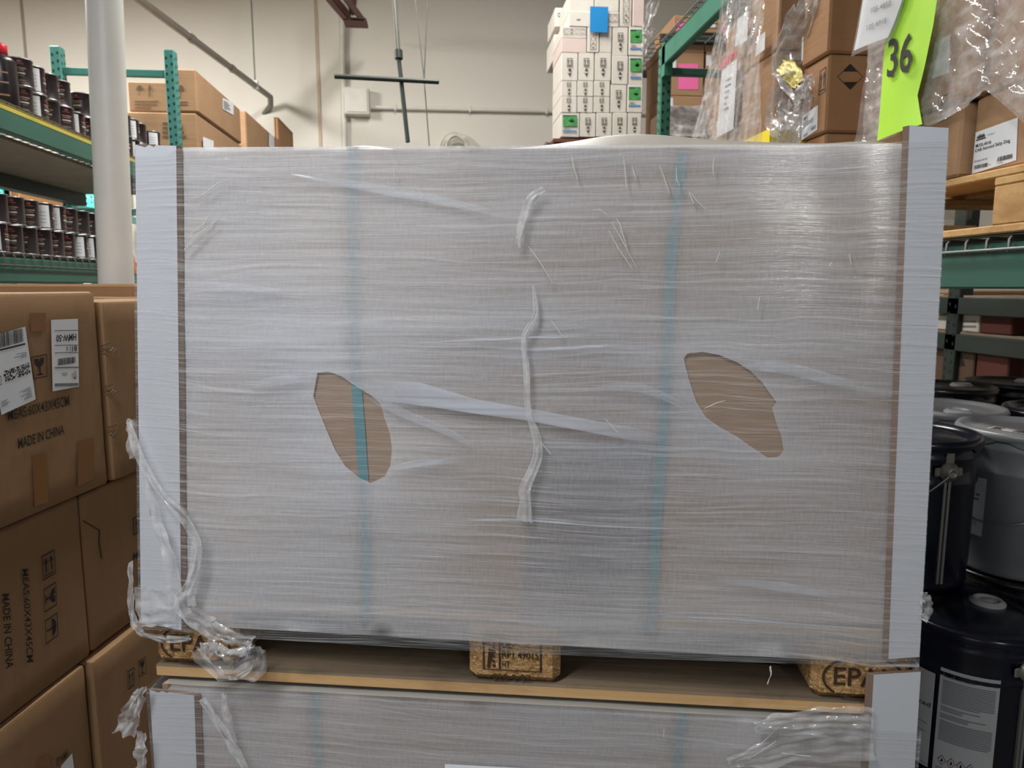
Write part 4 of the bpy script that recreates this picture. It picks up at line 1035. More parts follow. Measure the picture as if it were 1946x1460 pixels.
# pallet on the wire deck
zp0 = zS+.020; zp1 = hx(1850, 333, 1.275).z; hp_ = zp1-zp0
pallet('wooden_pallet', 'new yellowish wooden pallet on the wire deck at right', Matrix.Translation((1.262, 2.02, zp0)) @ Matrix.Rotation(-math.pi/2, 4, 'Z'), 1.05, .95, None, WOOD_N, WOOD_N, WOOD_N, (.019, hp_-.057, .019, .019), .1, None, (.1, .1, .1))
A1 = PL((1.285, 0, 0), (-1, 0, 0)); A2 = PL((1.256, 0, 0), (-1, 0, 0))
AX = lambda pl_, off, *pts: [pl_.hit(x, y, off) for x, y in pts]
yG = hx(1851, 250, 1.285).y; zGt = hx(1851, 190, 1.285).z; yH = hx(1826, 250, 1.256).y; yHf = 2.0
gz = 'cartons of the wrapped pallet on the right shelf'
def cG(m):
    g = lambda *p: AX(A1, .001, *p)
    h = lambda *p: AX(A1, .0022, *p)
    m.quad(g((1846.7,331),(1931,304.5),(1934.5,223),(1854,252)), PAPER)
    m.text(h((1854,281),(1883,273),(1882.7,267),(1854.5,274.5)), 'M105-4918', INK, .01); m.text(h((1852.5,291.5),(1919.2,271.8),(1919.2,263),(1853,284)), 'CAB Aerosol Salty Dog', INK, .012)
    m.text(h((1851.6,309.5),(1875.6,303),(1875.8,299.5),(1851.8,306)), 'M105-4918', INK, 0)
    m.bars(h((1851,322),(1876,316.5),(1876.8,309),(1851.5,315)), INK, 30, 3); m.bars(h((1894,308),(1923,300.5),(1923.8,292),(1896.5,298.5)), INK, 34, 5)
    m.lines(h((1894,311.5),(1918,305.5),(1918,303),(1894,309)), INK_G, 1, 3); m.lines(h((1878,314),(1886,312),(1886,310),(1878,312)), INK_G, 1, 3)
    q = h((1855,268),(1873,262.5),(1872.6,251),(1855.6,256.5)); m.rect(q, 0,0,1,.2, INK); m.rect(q, .08,.32,.92,.62, INK); m.poly(q, [(.1,.62),(.4,.98),(.55,.8),(.8,.9),(.9,.62)], INK_G)
    m.text(h((1876,258),(1890,254),(1890,250.5),(1876,254.5)), 'Color-Box 1', INK_G, 0)
carton('carton', 'carton with a large white label reading Salty Dog', (1.285, .98, zp1+.002), (1.72, yG, zGt), CARD_W, gz, deco=cG)
def cH(m):
    g = lambda *p: AX(A2, .001, *p); m.upmark(g((1778,235),(1807,222),(1808,176),(1784,184)), INK, .05)
carton('carton', 'carton with arrow mark left of the Salty Dog one', (1.256, yH, zp1+.002), (1.72, yHf, zGt-.004), CARD_W, gz, deco=cH)
zG2 = zGt+.30
carton('carton', 'upper carton above the Salty Dog carton behind wrap', (1.285, .98, zGt+.002), (1.72, yG-.03, zG2), CARD_W, gz)
def cH2(m):
    g = lambda *p: AX(A2, .001, *p); m.rect(g((1770,150),(1804,138),(1806,66),(1776,80)), 0,0,1,1, PAPER)
carton('carton', 'upper carton behind the lime sheet and wrap', (1.256, yG-.024, zGt+.002), (1.72, yHf, zG2), CARD_W, gz, deco=cH2)
# crumpled stretch wrap around those cartons
XWp = 1.236
def wb(px):
    pts = [(1580,285),(1640,278),(1750,245),(1800,215),(1833,186),(1870,215),(1920,255),(1990,330),(2200,420)]
    for (a, b), (c, d) in zip(pts, pts[1:]):
        if a <= px <= c: return b+(d-b)*(px-a)/(c-a)
    return pts[-1][1]
m = MB(); ztop = zG2+.04
def fw(a, b):
    y = 2.03-(2.03-.9)*a; p = V(XWp, y, 0)
    d = p-CAM; dep_ = d.dot(FW) ; px = PW/2+FPX*(V(d.x, d.y, 0)).dot(RT)/(V(d.x, d.y, 0).dot(V(math.sin(YAW), math.cos(YAW), 0))*math.cos(PITCH)+.02)
    z0 = hx(px, wb(px), XWp).z; z = z0+(ztop-z0)*b
    a_ = (y+z)*.75; b_ = (z-y)*.65; n1 = noise.noise_vector(V(y*7, z*6, 1)); n2 = noise.noise_vector(V(a_*9, b_*42, 4)); n3 = noise.noise(V(a_*26, b_*80, 8))
    return V(XWp+.010*n1.x+.006*n2.x+.003*n3-.004, y+.004*n2.y, z+.003*n2.z)
sheet(m, fw, 150, 80, CRUMPLE)
def fw2(a, b):
    x = XWp+.4*a; z = zp1-.06+(ztop-zp1+.06)*b; n1 = noise.noise_vector(V(x*9, z*7, 3)); n2 = noise.noise_vector(V(x*30, z*22, 6))
    fl = .05*(1-b)**3
    return V(x-.05*(1-b)**2*(1-a), 2.032+.012*n1.y+.006*n2.y+fl, z)
sheet(m, fw2, 30, 50, CRUMPLE)
single(m, 'stretch_wrap', 'crumpled clear wrap around the cartons behind the lime sheet', 'plastic wrap', (XWp, 1.5, zp1))
# lime sheet with the number and the clear sleeve
def psheet(name, label, cat, lpts, rpts, X, m_, nx=10, ny=24, bend=.006, extra=None, part_of=None):
    pl_ = PL((X, 0, 0), (-1, 0, 0))
    def along(pts, t):
        k = t*(len(pts)-1); i = min(int(k), len(pts)-2); f = k-i
        return pts[i][0]*(1-f)+pts[i+1][0]*f, pts[i][1]*(1-f)+pts[i+1][1]*f
    mb = MB()
    def fn(a, b):
        l, r = along(lpts, b), along(rpts, b); p = pl_.hit(l[0]*(1-a)+r[0]*a, l[1]*(1-a)+r[1]*a)
        return p+V(-bend*math.sin(math.pi*a)-.4*bend*math.sin(5*b+a), 0, 0)
    sheet(mb, fn, nx, ny, m_)
    if extra: extra(mb, pl_)
    return mb
def num36(mb, pl_):
    q = lambda off, *p: [pl_.hit(x, y, off) for x, y in p]
    mb.text(q(.0105, (1685,149),(1731.5,135),(1736,59.5),(1688,75)), '36', INK, .014)
mb = psheet('', '', '', [(1716,-14),(1708,14),(1683,78),(1676,160),(1670,220),(1665,268)], [(1788,-36),(1783,-4),(1775,44),(1758,120),(1742,181),(1746,208),(1752,236)], 1.205, LIME, extra=num36)
single(mb, 'number_sheet', 'lime green sheet numbered 36 hanging on the wrap', 'paper sign', (1.205, 1.85, 2.2))
t = thing('document_sleeve', 'clear sleeve with white sheet of part numbers above lime sheet', 'document sleeve', (1.18, 1.9, 2.3))
mb = psheet('', '', '', [(1648,-30),(1639,0),(1628,52),(1616,108)], [(1728,-50),(1719,0),(1706,40),(1690,78)], 1.178, SLEEVE, bend=.005); mb.build('clear_pocket', t)
def nums(mb, pl_):
    q = lambda off, *p: [pl_.hit(x, y, off) for x, y in p]
    mb.text(q(.0075, (1655,25),(1693.5,10.5),(1693.5,0),(1655,15)), '105-4850', INK_G, .006); mb.text(q(.0075, (1647,58.6),(1684.6,43.6),(1684.6,32.5),(1647.6,47.7)), '105-4918', INK_G, .006)
mb = psheet('', '', '', [(1650,-30),(1641,0),(1632,48),(1621.6,96.6)], [(1724,-46),(1715,0),(1701,36),(1687,71)], 1.186, PAPER, bend=.004, extra=nums); mb.build('paper', t)

# ---- cartons with diamonds
AK = PL((1.28, 0, 0), (-1, 0, 0)); c = hx(1572, 180, 1.28); yK = c.y; FK = PL((0, yK, 0), (0, -1, 0))
ykf = hx(1526, 200, 1.28).y; zsh = zS+.02
zK23 = hx(1572, 250, 1.28).z; zK12 = hx(1572, 104, 1.28).z; zK0 = zK12+(zK12-zK23)
gk = 'brown cartons with black tipped diamonds'
def kd(dy, n):
    def f(m):
        q = lambda pl_, off, *p: [pl_.hit(x, y, off) for x, y in p]
        m.diamond(q(FK, .001, (1591,170.6+dy),(1640.6,170.6+dy),(1640.6,121+dy),(1591,121+dy)), INK, .02, .44)
        m.text(q(FK, .001, (1650,130+dy),(1666,130+dy),(1666,122.5+dy),(1650,122.5+dy)), 'LTD', INK, 0)
        a = q(AK, .001, (1554.7,182+dy*1.05),(1568.5,174+dy),(1570,126+dy),(1558,135+dy*1.05)); m.upmark(a, INK, .03, .08)
        a = q(AK, .001, (1523,267+dy*1.0),(1553,246.6+dy),(1554.5,199+dy),(1524,222+dy*1.0)); m.rect(a, 0,0,1,1, PAPER)
        a = q(AK, .0018, (1523,267+dy*1.0),(1553,246.6+dy),(1554.5,199+dy),(1524,222+dy*1.0)); m.rect(a, .1,.78,.35,.9, INK); m.lines(a, INK_G, 3, n, (.1,.5,.8,.74)); m.bars(a, INK_G, 16, n, (.6,.12,.9,.26)); m.bars(a, INK_G, 14, n, (.1,.08,.4,.16))
    return f
carton('carton', 'brown carton with black tipped diamond, middle of the stack of three', (1.28, yK, zK23+.0015), (1.70, ykf+.01, zK12-.0015), CARD, gk, deco=kd(0, 1), ch=.007)
carton('carton', 'top carton with black tipped diamond, left of the clear sleeve', (1.272, yK-.004, zK12+.0015), (1.70, ykf+.01, zK0), CARD, gk, deco=kd(-150.5, 2), ch=.007)
carton('carton', 'bottom carton of the diamond stack, mostly hidden by the wrapped load', (1.285, yK+.004, zsh), (1.70, ykf+.012, zK23-.0015), CARD, gk, ch=.007)
# ---- stretch wrapped stack beyond it
AL = PL((1.285, 0, 0), (-1, 0, 0)); yL = hx(1474, 150, 1.285).y; FLn = PL((0, yL, 0), (0, -1, 0)); yLf = 3.35; yLm = 2.98
zL1 = hx(1474, 96, 1.285).z; zLb = zsh+.13; zL2 = zL1+.34
gl = 'cartons inside the wrapped stack with the red tape'
carton('carton', 'lower near carton of the wrapped stack with yellow sheet', (1.285, yL, zLb+.002), (1.75, yLm-.003, zL1-.002), CARD_W, gl)
carton('carton', 'lower far carton of the wrapped stack with white document', (1.29, yLm, zLb+.002), (1.75, yLf, zL1-.002), CARD_W, gl)
carton('carton', 'upper near carton of the wrapped stack beside the crumpled film', (1.285, yL-.006, zL1+.002), (1.75, yLm-.02, zL2), CARD_W, gl)
carton('carton', 'upper far carton of the wrapped stack under the wire deck', (1.29, yLm-.01, zL1+.002), (1.75, yLf-.12, zL2-.1), CARD_W, gl)
pallet('wooden_pallet', 'wooden pallet under the wrapped stack, hidden by the white load', Matrix.Translation((1.27, 3.45, zsh)) @ Matrix.Rotation(-math.pi/2, 4, 'Z'), .85, .8, None, WOOD_N, WOOD_N, WOOD_N, (.018, .06, .018, .018), .09, None, (.1, .1, .1))
yy = hx(1460, 250, 1.26).y
m = MB().box((1.258, yL-.03, hx(1460, 285, 1.26).z), (1.46, yL-.012, hx(1460, 246, 1.26).z), YELLOW).box((1.258, yL-.012, hx(1460, 285, 1.26).z), (1.262, yL+.42, hx(1460, 246, 1.26).z), YELLOW)
single(m, 'yellow_sheet', 'yellow sheet wrapped round the foot of the wrapped stack', 'paper sheet', (1.26, yL, zLb))
pw = PL((1.262, 0, 0), (-1, 0, 0))
q = [pw.hit(*p) for p in ((1361,262),(1393.5,245),(1400.7,112),(1372,130))]
m = MB().quad(q, PAPER); q2 = [p+V(-.002, 0, 0) for p in q]; m.lines(q2, INK_G, 6, 6, (.35,.35,.75,.85), .25)
single(m, 'document', 'white document sheet below the red tape on the wrapped stack', 'paper sheet', q[0])
q = [pw.hit(*p) for p in ((1369,134),(1377,128),(1402,105),(1400,95),(1382,106),(1374,116))]
m = MB().add([p+V(-.004,0,0) for p in q]+q, [(0,1,2,3,4,5),(6,11,10,9,8,7)]+[(i, i+6, (i+1) % 6+6, (i+1) % 6) for i in range(6)], RED)
single(m, 'red_tape', 'red tape strip above the white document on the wrapped stack', 'tape', q[0])
for i, (pts, lb) in enumerate(((((1396,90),(1420,76),(1422,20),(1402,36)), 'white label sheet high on the far side of the wrapped stack'), (((1435,108),(1453,94),(1454,60),(1439,72)), 'pale label sheet on the near upper carton of the wrapped stack'))):
    q = [pw.hit(*p) for p in pts]; single(MB().quad(q, PAPER), 'label_sheet', lb, 'paper sheet', q[0])
m = MB()
def fl(a, b):
    y = yLf+.08-(yLf+.08-yL+.02)*a; z = zsh-.02+(zL2+.05-zsh)*b; n1 = noise.noise_vector(V(y*6, z*5, 11)); n2 = noise.noise_vector(V(y*30+z*8, z*7, 5)); n3 = noise.noise(V(y*70+z*20, z*20, 2))
    return V(1.248+.014*n1.x+.008*n2.x+.003*n3-.11*(1-b)**2.2*(a < .6)*(1-a/.6), y+.14*(1-b)**1.8*(1-a)+(.06-.30*b*b*(1-a)**2), z)
sheet(m, fl, 130, 60, CRUMPLE)
def fl2(a, b):
    x = 1.248+.45*a; z = zsh-.02+(zL2+.05-zsh)*b; n2 = noise.noise_vector(V(x*22, z*16, 9)); return V(x, yL-.028+.008*n2.y, z)
single(m, 'stretch_wrap', 'wrinkled clear wrap over the stack with the red tape', 'plastic wrap', (1.25, 3.0, zsh))
def strand(pts, ws, X, label, nm='loose_wrap', seed=0, mt=CRUMPLE, ruf=.012):
    pl_ = PL((X, 0, 0), (-1, 0, 0)); mb = MB(); P = [pl_.hit(*p) for p in pts]
    ribbon(mb, P, ws, mt, 60, 12, ruf, seed, V(.3, -1, 0), 26); return single(mb, nm, label, 'plastic wrap', P[-1])
strand([(1548,-20),(1535,30),(1512,80),(1486,122),(1505,150),(1525,190)], [.10,.14,.17,.10,.09,.04], 1.262, 'hanging crumpled film between the two stacks, upper tail', seed=2)
strand([(1512,138),(1492,170),(1478,215),(1500,240),(1492,280)], [.06,.12,.12,.13,.16], 1.256, 'hanging crumpled film between the two stacks, lower tail', seed=6)
strand([(1532,140),(1528,190),(1510,240),(1495,285)], [.05,.07,.09,.12], 1.25, 'film tail hanging beside the labelled carton of the diamond stack', seed=7)
strand([(1484,122),(1498,132),(1512,150),(1518,160)], [.045,.06,.06,.04], 1.25, 'yellowish tape piece caught in the hanging film', 'tape_piece', 9, YSTRIPE, .004)
# ---- beyond the rack end: far rack, pink marked cartons, white carton tower
YF = 5.6
fF = PL((0, YF, 0), (0, -1, 0)); fp_ = lambda *pts, off=0: [fF.hit(x, y, off) for x, y in pts]
xa, xb = fF.hit(1066, 262).x, fF.hit(1244, 100).x
zW0 = fF.hit(1100, 264).z; zP1 = fF.hit(1300, 80).z; zP1t = fF.hit(1300, 65).z
fr = thing('pallet_rack', 'dark rack across the far end carrying the white carton tower', 'storage rack', (xa, YF, 0))
for x, z in ((xa-.08, zW0-.1), (xb+.02, zW0-.1), (fF.hit(1600, 80).x, zP1t+.5)):
    for y in (YF+.03, YF+.95):
        b = MB(); b.box((x-.03, y-.03, 0), (x+.03, y+.03, z), REDOX, None, .004); b.build('upright', fr)
x3 = fF.hit(1600, 80).x
for (x0, x1, z0, z1) in ((xa-.11, xb+.05, zW0-.14, zW0-.03), (xb+.05, x3, zP1, zP1t), (xb+.05, x3, zW0-.14, zW0-.03)):
    for y in (YF+.0, YF+.92): MB().box((x0, y, z0), (x1, y+.045, z1), REDOX if x0 < xb else DKROD, None, .004).build('beam', fr)
    m = MB(); n = int((x1-x0)/.05)
    for i in range(n+1): x = x0+(x1-x0)*i/n; m.tube([(x, YF+.01, z1+.004), (x, YF+.96, z1+.004)], .003, WIRE_D, 5, False)
    for i in range(9): y = YF+.05+i*.11; m.tube([(x0, y, z1+.008), (x1, y, z1+.008)], .003, WIRE_D, 5, False)
    m.build('wire_deck', fr)
MB().box((xa-.06, YF-.01, zW0-.028), (xb+.03, YF+.9, zW0-.002), REDOX).build('deck_board', fr)
gw = 'white cartons stacked in a tower at the far end'
cx5 = lambda v: 1030+v/4.867; cy5 = lambda v: v/4.867
def wdeco(kind, x0, y0, x1, y1):
    def f(m):
        q = fp_((cx5(x0), cy5(y1)), (cx5(x1), cy5(y1)), (cx5(x1), cy5(y0)), (cx5(x0), cy5(y0)), off=.0012)
        if kind == 'arrow':
            m.upmark(m.sub(q, .33,.52,.67,.80), INK, .08); m.rect(q, .33,.48,.67,.50, INK); m.diamond(m.sub(q, .33,.16,.67,.44), INK, .015, .34)
        elif kind == 'arrow2':
            m.upmark(m.sub(q, .36,.60,.62,.92), INK, .08); m.diamond(m.sub(q, .34,.06,.66,.5), INK, .015, .34)
        elif kind == 'green':
            m.rect(q, .10,.45,.86,.90, GREENP); m.rect(q, .10,.86,.86,.91, BLUEP); m.poly(m.sub(q, .4,.55,.75,.8), [(0,.4),(.5,.9),(1,.5),(.6,.2)], BLUEP); m.rect(q, .10,.20,.84,.27, BLUEP); m.lines(m.sub(q, .15,.3,.7,.4), INK_G, 2, 3)
        elif kind == 'ghsh':
            m.frame(m.sub(q, .08,.3,.96,.85), INK_G, .08, .015)
            for i in range(4): m.diamond(m.sub(q, .1+.21*i,.35,.29+.21*i,.8), MAROON if i % 2 else INK_G, .05, .5 if i == 1 else 0)
        elif kind == 'ghsv':
            m.frame(m.sub(q, .25,.1,.75,.95), INK_G, .03, .08)
            for i in range(3): m.diamond(m.sub(q, .3,.14+.27*i,.7,.38+.27*i), MAROON if i < 2 else INK_G, .05, .5 if i == 0 else 0)
        elif kind == 'text': m.lines(m.sub(q, .3,.4,.6,.55), INK_G, 1, 3, th=.7)
    return f
rows = [('fifth', [(175,350,1045,1265,'green'),(352,500,1045,1265,'arrow'),(502,650,1045,1265,'arrow'),(652,790,1045,1265,'arrow'),(792,922,1045,1265,'arrow')]),
        ('fourth', [(176,325,893,1040,'arrow2'),(327,475,893,1040,'arrow2'),(477,630,893,1040,'arrow2')]),
        ('third', [(178,325,748,889,'arrow2'),(327,478,748,889,'arrow2'),(480,632,748,889,'arrow2'),(634,786,782,1040,'arrow'),(788,934,782,1040,'green')]),
        ('second', [(180,335,486,744,'arrow'),(337,486,486,744,'arrow'),(488,644,486,744,'arrow'),(646,800,516,778,'arrow'),(802,940,516,778,'green')]),
        ('first', [(180,415,247,348,'ghsh'),(180,415,352,482,'pink'),(418,530,247,482,'ghsv'),(532,650,247,482,'plain'),(652,800,250,512,'arrow'),(802,945,250,512,'green')]),
        ('top', [(250,485,108,243,'text'),(250,485,-60,104,'plain'),(488,716,108,243,'ghsh2'),(488,716,-60,101,'plain'),(720,836,-60,243,'ghsv'),(838,950,-60,243,'pink')])]
desc = {'green': 'green-picture white carton', 'arrow': 'arrow-marked white carton', 'arrow2': 'low arrow-marked white carton', 'ghsh': 'white carton with hazard strip', 'ghsh2': 'white carton with hazard symbol', 'ghsv': 'white carton with hazard column', 'pink': 'plain pinkish carton', 'plain': 'plain white carton', 'text': 'white carton with one word'}
rowname = {'fifth': 'bottom row', 'fourth': 'row above the bottom', 'third': 'third row up', 'second': 'third row down', 'first': 'second row down', 'top': 'top row'}
for rn, cs in rows:
    for i, (x0, x1, y0, y1, kd_) in enumerate(cs):
        a = fF.hit(cx5(x0), cy5(y1)); b = fF.hit(cx5(x1), cy5(y0))
        cnt = sum(1 for c in cs if c[4] == kd_); k = sum(1 for c in cs[:i] if c[4] == kd_)
        w_ = '' if cnt == 1 else (('upper ' if y0 < 0 else 'lower ') if rn == 'top' and kd_ == 'plain' and False else ['first ', 'second ', 'third ', 'fourth '][k])
        lo_z = min(a.z, fF.hit(cx5(x1), cy5(y1)).z); 
        carton('carton', '%s, %sin the %s of the tower' % (desc[kd_], w_ and w_+'from left ', rowname[rn]), (a.x+.001, YF+rnd.uniform(0, .008), a.z+.001), (b.x-.001, YF+.42+rnd.uniform(0, .02), b.z-.001), PINKBOX if kd_ == 'pink' else WHITEBOX, gw, deco=wdeco('ghsh' if kd_ == 'ghsh2' else kd_, x0, y0, x1, y1), ch=.003)
for (x0, x1, y0, y1, lb) in ((120, 247, 75, 250, 'white carton with a hazard symbol sticking out behind the tower at upper left'), (110, 178, 320, 545, 'narrow white carton end behind the left side of the tower')):
    a = PL((0, YF+.5, 0), (0,-1,0)).hit(cx5(x0), cy5(y1)); b = PL((0, YF+.5, 0), (0,-1,0)).hit(cx5(x1+40), cy5(y0))
    def dd_(m, a=a, b=b, f=(y0 == 75)):
        q = [V(a.x, YF+.498, a.z), V(b.x, YF+.498, a.z), V(b.x, YF+.498, b.z), V(a.x, YF+.498, b.z)]
        if f: m.diamond(m.sub(q, .1,.5,.35,.75), INK_G, .06, .4); m.diamond(m.sub(q, .36,.45,.6,.72), MAROON, .06, .5)
    carton('carton', lb, (a.x, YF+.5, a.z), (b.x, YF+.9, b.z), WHITEBOX, gw, deco=dd_)
q = fp_((1121,60.5),(1154.5,62),(1156,13),(1121.5,12), off=.02)
single(MB().quad(q, BLUE), 'blue_sheet', 'blue paper sheet stuck on the front of the white tower', 'paper sheet', q[0])
m = MB()
for k, pts in enumerate(([(1226,60),(1231,40),(1240,10),(1250,-20)], [(1222,100),(1229,70),(1236,52)])):
    P = [fF.hit(x, y, .03) for x, y in pts]; ribbon(m, P, [.05,.07,.08,.08][:len(P)], CRUMPLE, 24, 8, .014, k, V(1,0,0), 14)
single(m, 'loose_wrap', 'crumpled clear film at the right side of the white tower', 'plastic wrap', q[0])
# carton and pallet high up behind the end post
gp = 'brown cartons on the far rack behind the green end frame'
def pk(pts, lab=None):
    def f(m):
        m.quad(fp_(*pts, off=-.04), PINK)
        if lab: m.quad(fp_(*lab, off=-.04), PAPER)
    return f
def fbox(label, x0, y0, x1, y1, mt, deco=None, y=YF+.05, g=gp):
    pl_ = PL((0, y, 0), (0, -1, 0)); a = pl_.hit(x0, y1); b = pl_.hit(x1, y0)
    carton('carton', label, (a.x, y, a.z+.002), (b.x, y+.5, b.z-.002), mt, g, deco=deco)
def sh(pts, m_, y=YF+.048):
    return lambda m: m.quad([PL((0, y, 0), (0,-1,0)).hit(*p) for p in pts], m_)
def both(*fs): return lambda m: [f(m) for f in fs]
R4 = lambda x0, y0, x1, y1: ((x0,y1),(x1,y1),(x1,y0),(x0,y0))
fbox('brown carton with a pink sheet and white label, behind the dark crossbar', 1262, 100, 1339, 182, CARD_W, both(sh(R4(1289,121,1327,170), PINK), sh(R4(1268,103,1285,130), PAPER)))
fbox('brown carton beside the one with the pink sheet, by the wrapped stack', 1340, 100, 1420, 182, CARD_W, sh(R4(1342,105,1352,125), PAPER))
fbox('brown carton above the one with the pink sheet', 1262, 84, 1339, 99, CARD_W); fbox('second brown carton above, partly behind the wrapped stack', 1340, 84, 1420, 99, CARD_W)
fbox('brown carton below the one with the pink sheet', 1260, 183, 1338, 258, CARD_W, sh(R4(1264,186,1279,202), PAPER)); fbox('brown carton beside it below, behind the wrapped stack', 1339, 183, 1420, 258, CARD_W)
fbox('carton with a pink sheet behind the wire deck, at left', 1280, 30, 1325, 63, CARD_W, sh(R4(1286,40,1319,66), PINK)); fbox('carton with white patches behind the wire deck', 1326, 30, 1382, 63, CARD_W, both(sh(R4(1328,42,1338,62), PAPER), sh(R4(1346,42,1360,52), PAPER), sh(R4(1373,40,1379,66), PINK)))
pl_ = PL((0, 5.0, 0), (0,-1,0)); a, b = pl_.hit(1268, 265), pl_.hit(1345, 203)
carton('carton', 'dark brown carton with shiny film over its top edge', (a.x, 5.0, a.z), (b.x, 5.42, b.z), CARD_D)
m = MB()
def fs(u_, v_): p = V(a.x-.06+(b.x-a.x+.02)*u_, 4.985, a.z+(b.z-a.z)*v_); n_ = noise.noise_vector(p*12); return p+V(0, .02*n_.y-.01-.08*(1-v_)**2, .01*n_.z)
sheet(m, fs, 30, 20, CRUMPLE); single(m, 'stretch_wrap', 'shiny film over the dark carton beside the end post', 'plastic wrap', a)
MB().box((a.x-.02, 4.98, a.z-.03), (b.x+.3, 5.62, a.z-.004), DKROD).build('deck_support', fr)

# ---- dim rack and cartons seen under the shelf at right
XD = 2.75
dr = thing('pallet_rack', 'dark rack standing in the shade behind the paint pails', 'storage rack', (XD, 3, 0))
hd_ = lambda px, py: hx(px, py, XD)
yd0, yd1 = hd_(2050, 600).y, hd_(1740, 600).y
yp = hd_(1809, 600).y; b = MB(); b.box((XD, yp-.045, 0), (XD+.08, yp+.045, 2.2), DKROD, None, .005); holes(b, V(XD, yp, 0), V(0,1,0), V(-1,0,0), .8, 1.8, .09); b.build('upright', dr)
for zz, h in ((hd_(1880, 567).z, .09), (hd_(1880, 641).z, .09)):
    MB().box((XD, yd0, zz-h), (XD+.05, yd1+.6, zz), DKROD, None, .004).build('beam', dr); MB().box((XD+.9, yd0, zz-h), (XD+.95, yd1+.6, zz), DKROD, None, .004).build('beam', dr)
    MB().box((XD+.02, yd0, zz+.001), (XD+.93, yd1+.6, zz+.012), PBOARD).build('shelf_board', dr)
z1, z2 = hd_(1880, 641).z+.014, hd_(1880, 690).z
DAP = PL((XD+.03, 0, 0), (-1,0,0))
def dbox(label, px0, px1, z0, pyt, mt, deco=None):
    y1_, y0_ = DAP.hit(px0, 600).y, DAP.hit(px1, 600).y; zt_ = DAP.hit((px0+px1)/2, pyt).z
    carton('carton', label, (XD+.03, y0_, z0), (XD+.6, y1_, zt_), mt, 'dim cartons behind the paint pails', deco=deco)
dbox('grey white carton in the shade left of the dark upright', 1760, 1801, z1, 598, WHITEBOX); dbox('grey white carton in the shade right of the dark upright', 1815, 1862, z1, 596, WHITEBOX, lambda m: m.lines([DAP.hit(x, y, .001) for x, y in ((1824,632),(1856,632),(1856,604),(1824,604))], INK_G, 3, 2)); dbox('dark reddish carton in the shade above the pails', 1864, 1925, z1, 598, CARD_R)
zz = hd_(1880, 567).z+.014
dbox('small lit carton with a white label under the green beam', 1776, 1800, zz, 552, CARD_W, lambda m: m.quad([DAP.hit(x, y, .001) for x, y in ((1780,581),(1794,581),(1794,560),(1780,560))], PAPER))
z0 = hd_(1880, 641).z-.09-.33
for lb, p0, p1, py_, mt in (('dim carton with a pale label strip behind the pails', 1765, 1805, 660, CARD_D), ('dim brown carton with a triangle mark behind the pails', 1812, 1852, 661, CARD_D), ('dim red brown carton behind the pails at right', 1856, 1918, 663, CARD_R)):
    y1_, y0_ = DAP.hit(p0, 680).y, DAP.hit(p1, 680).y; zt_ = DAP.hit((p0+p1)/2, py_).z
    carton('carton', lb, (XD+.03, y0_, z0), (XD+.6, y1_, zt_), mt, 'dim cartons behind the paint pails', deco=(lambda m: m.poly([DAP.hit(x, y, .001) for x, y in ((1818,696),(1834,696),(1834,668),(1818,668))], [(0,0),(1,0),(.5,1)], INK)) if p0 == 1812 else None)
MB().box((XD, yd0, z0-.05), (XD+.93, yd1+.6, z0-.002), DKROD).build('shelf_board', dr)

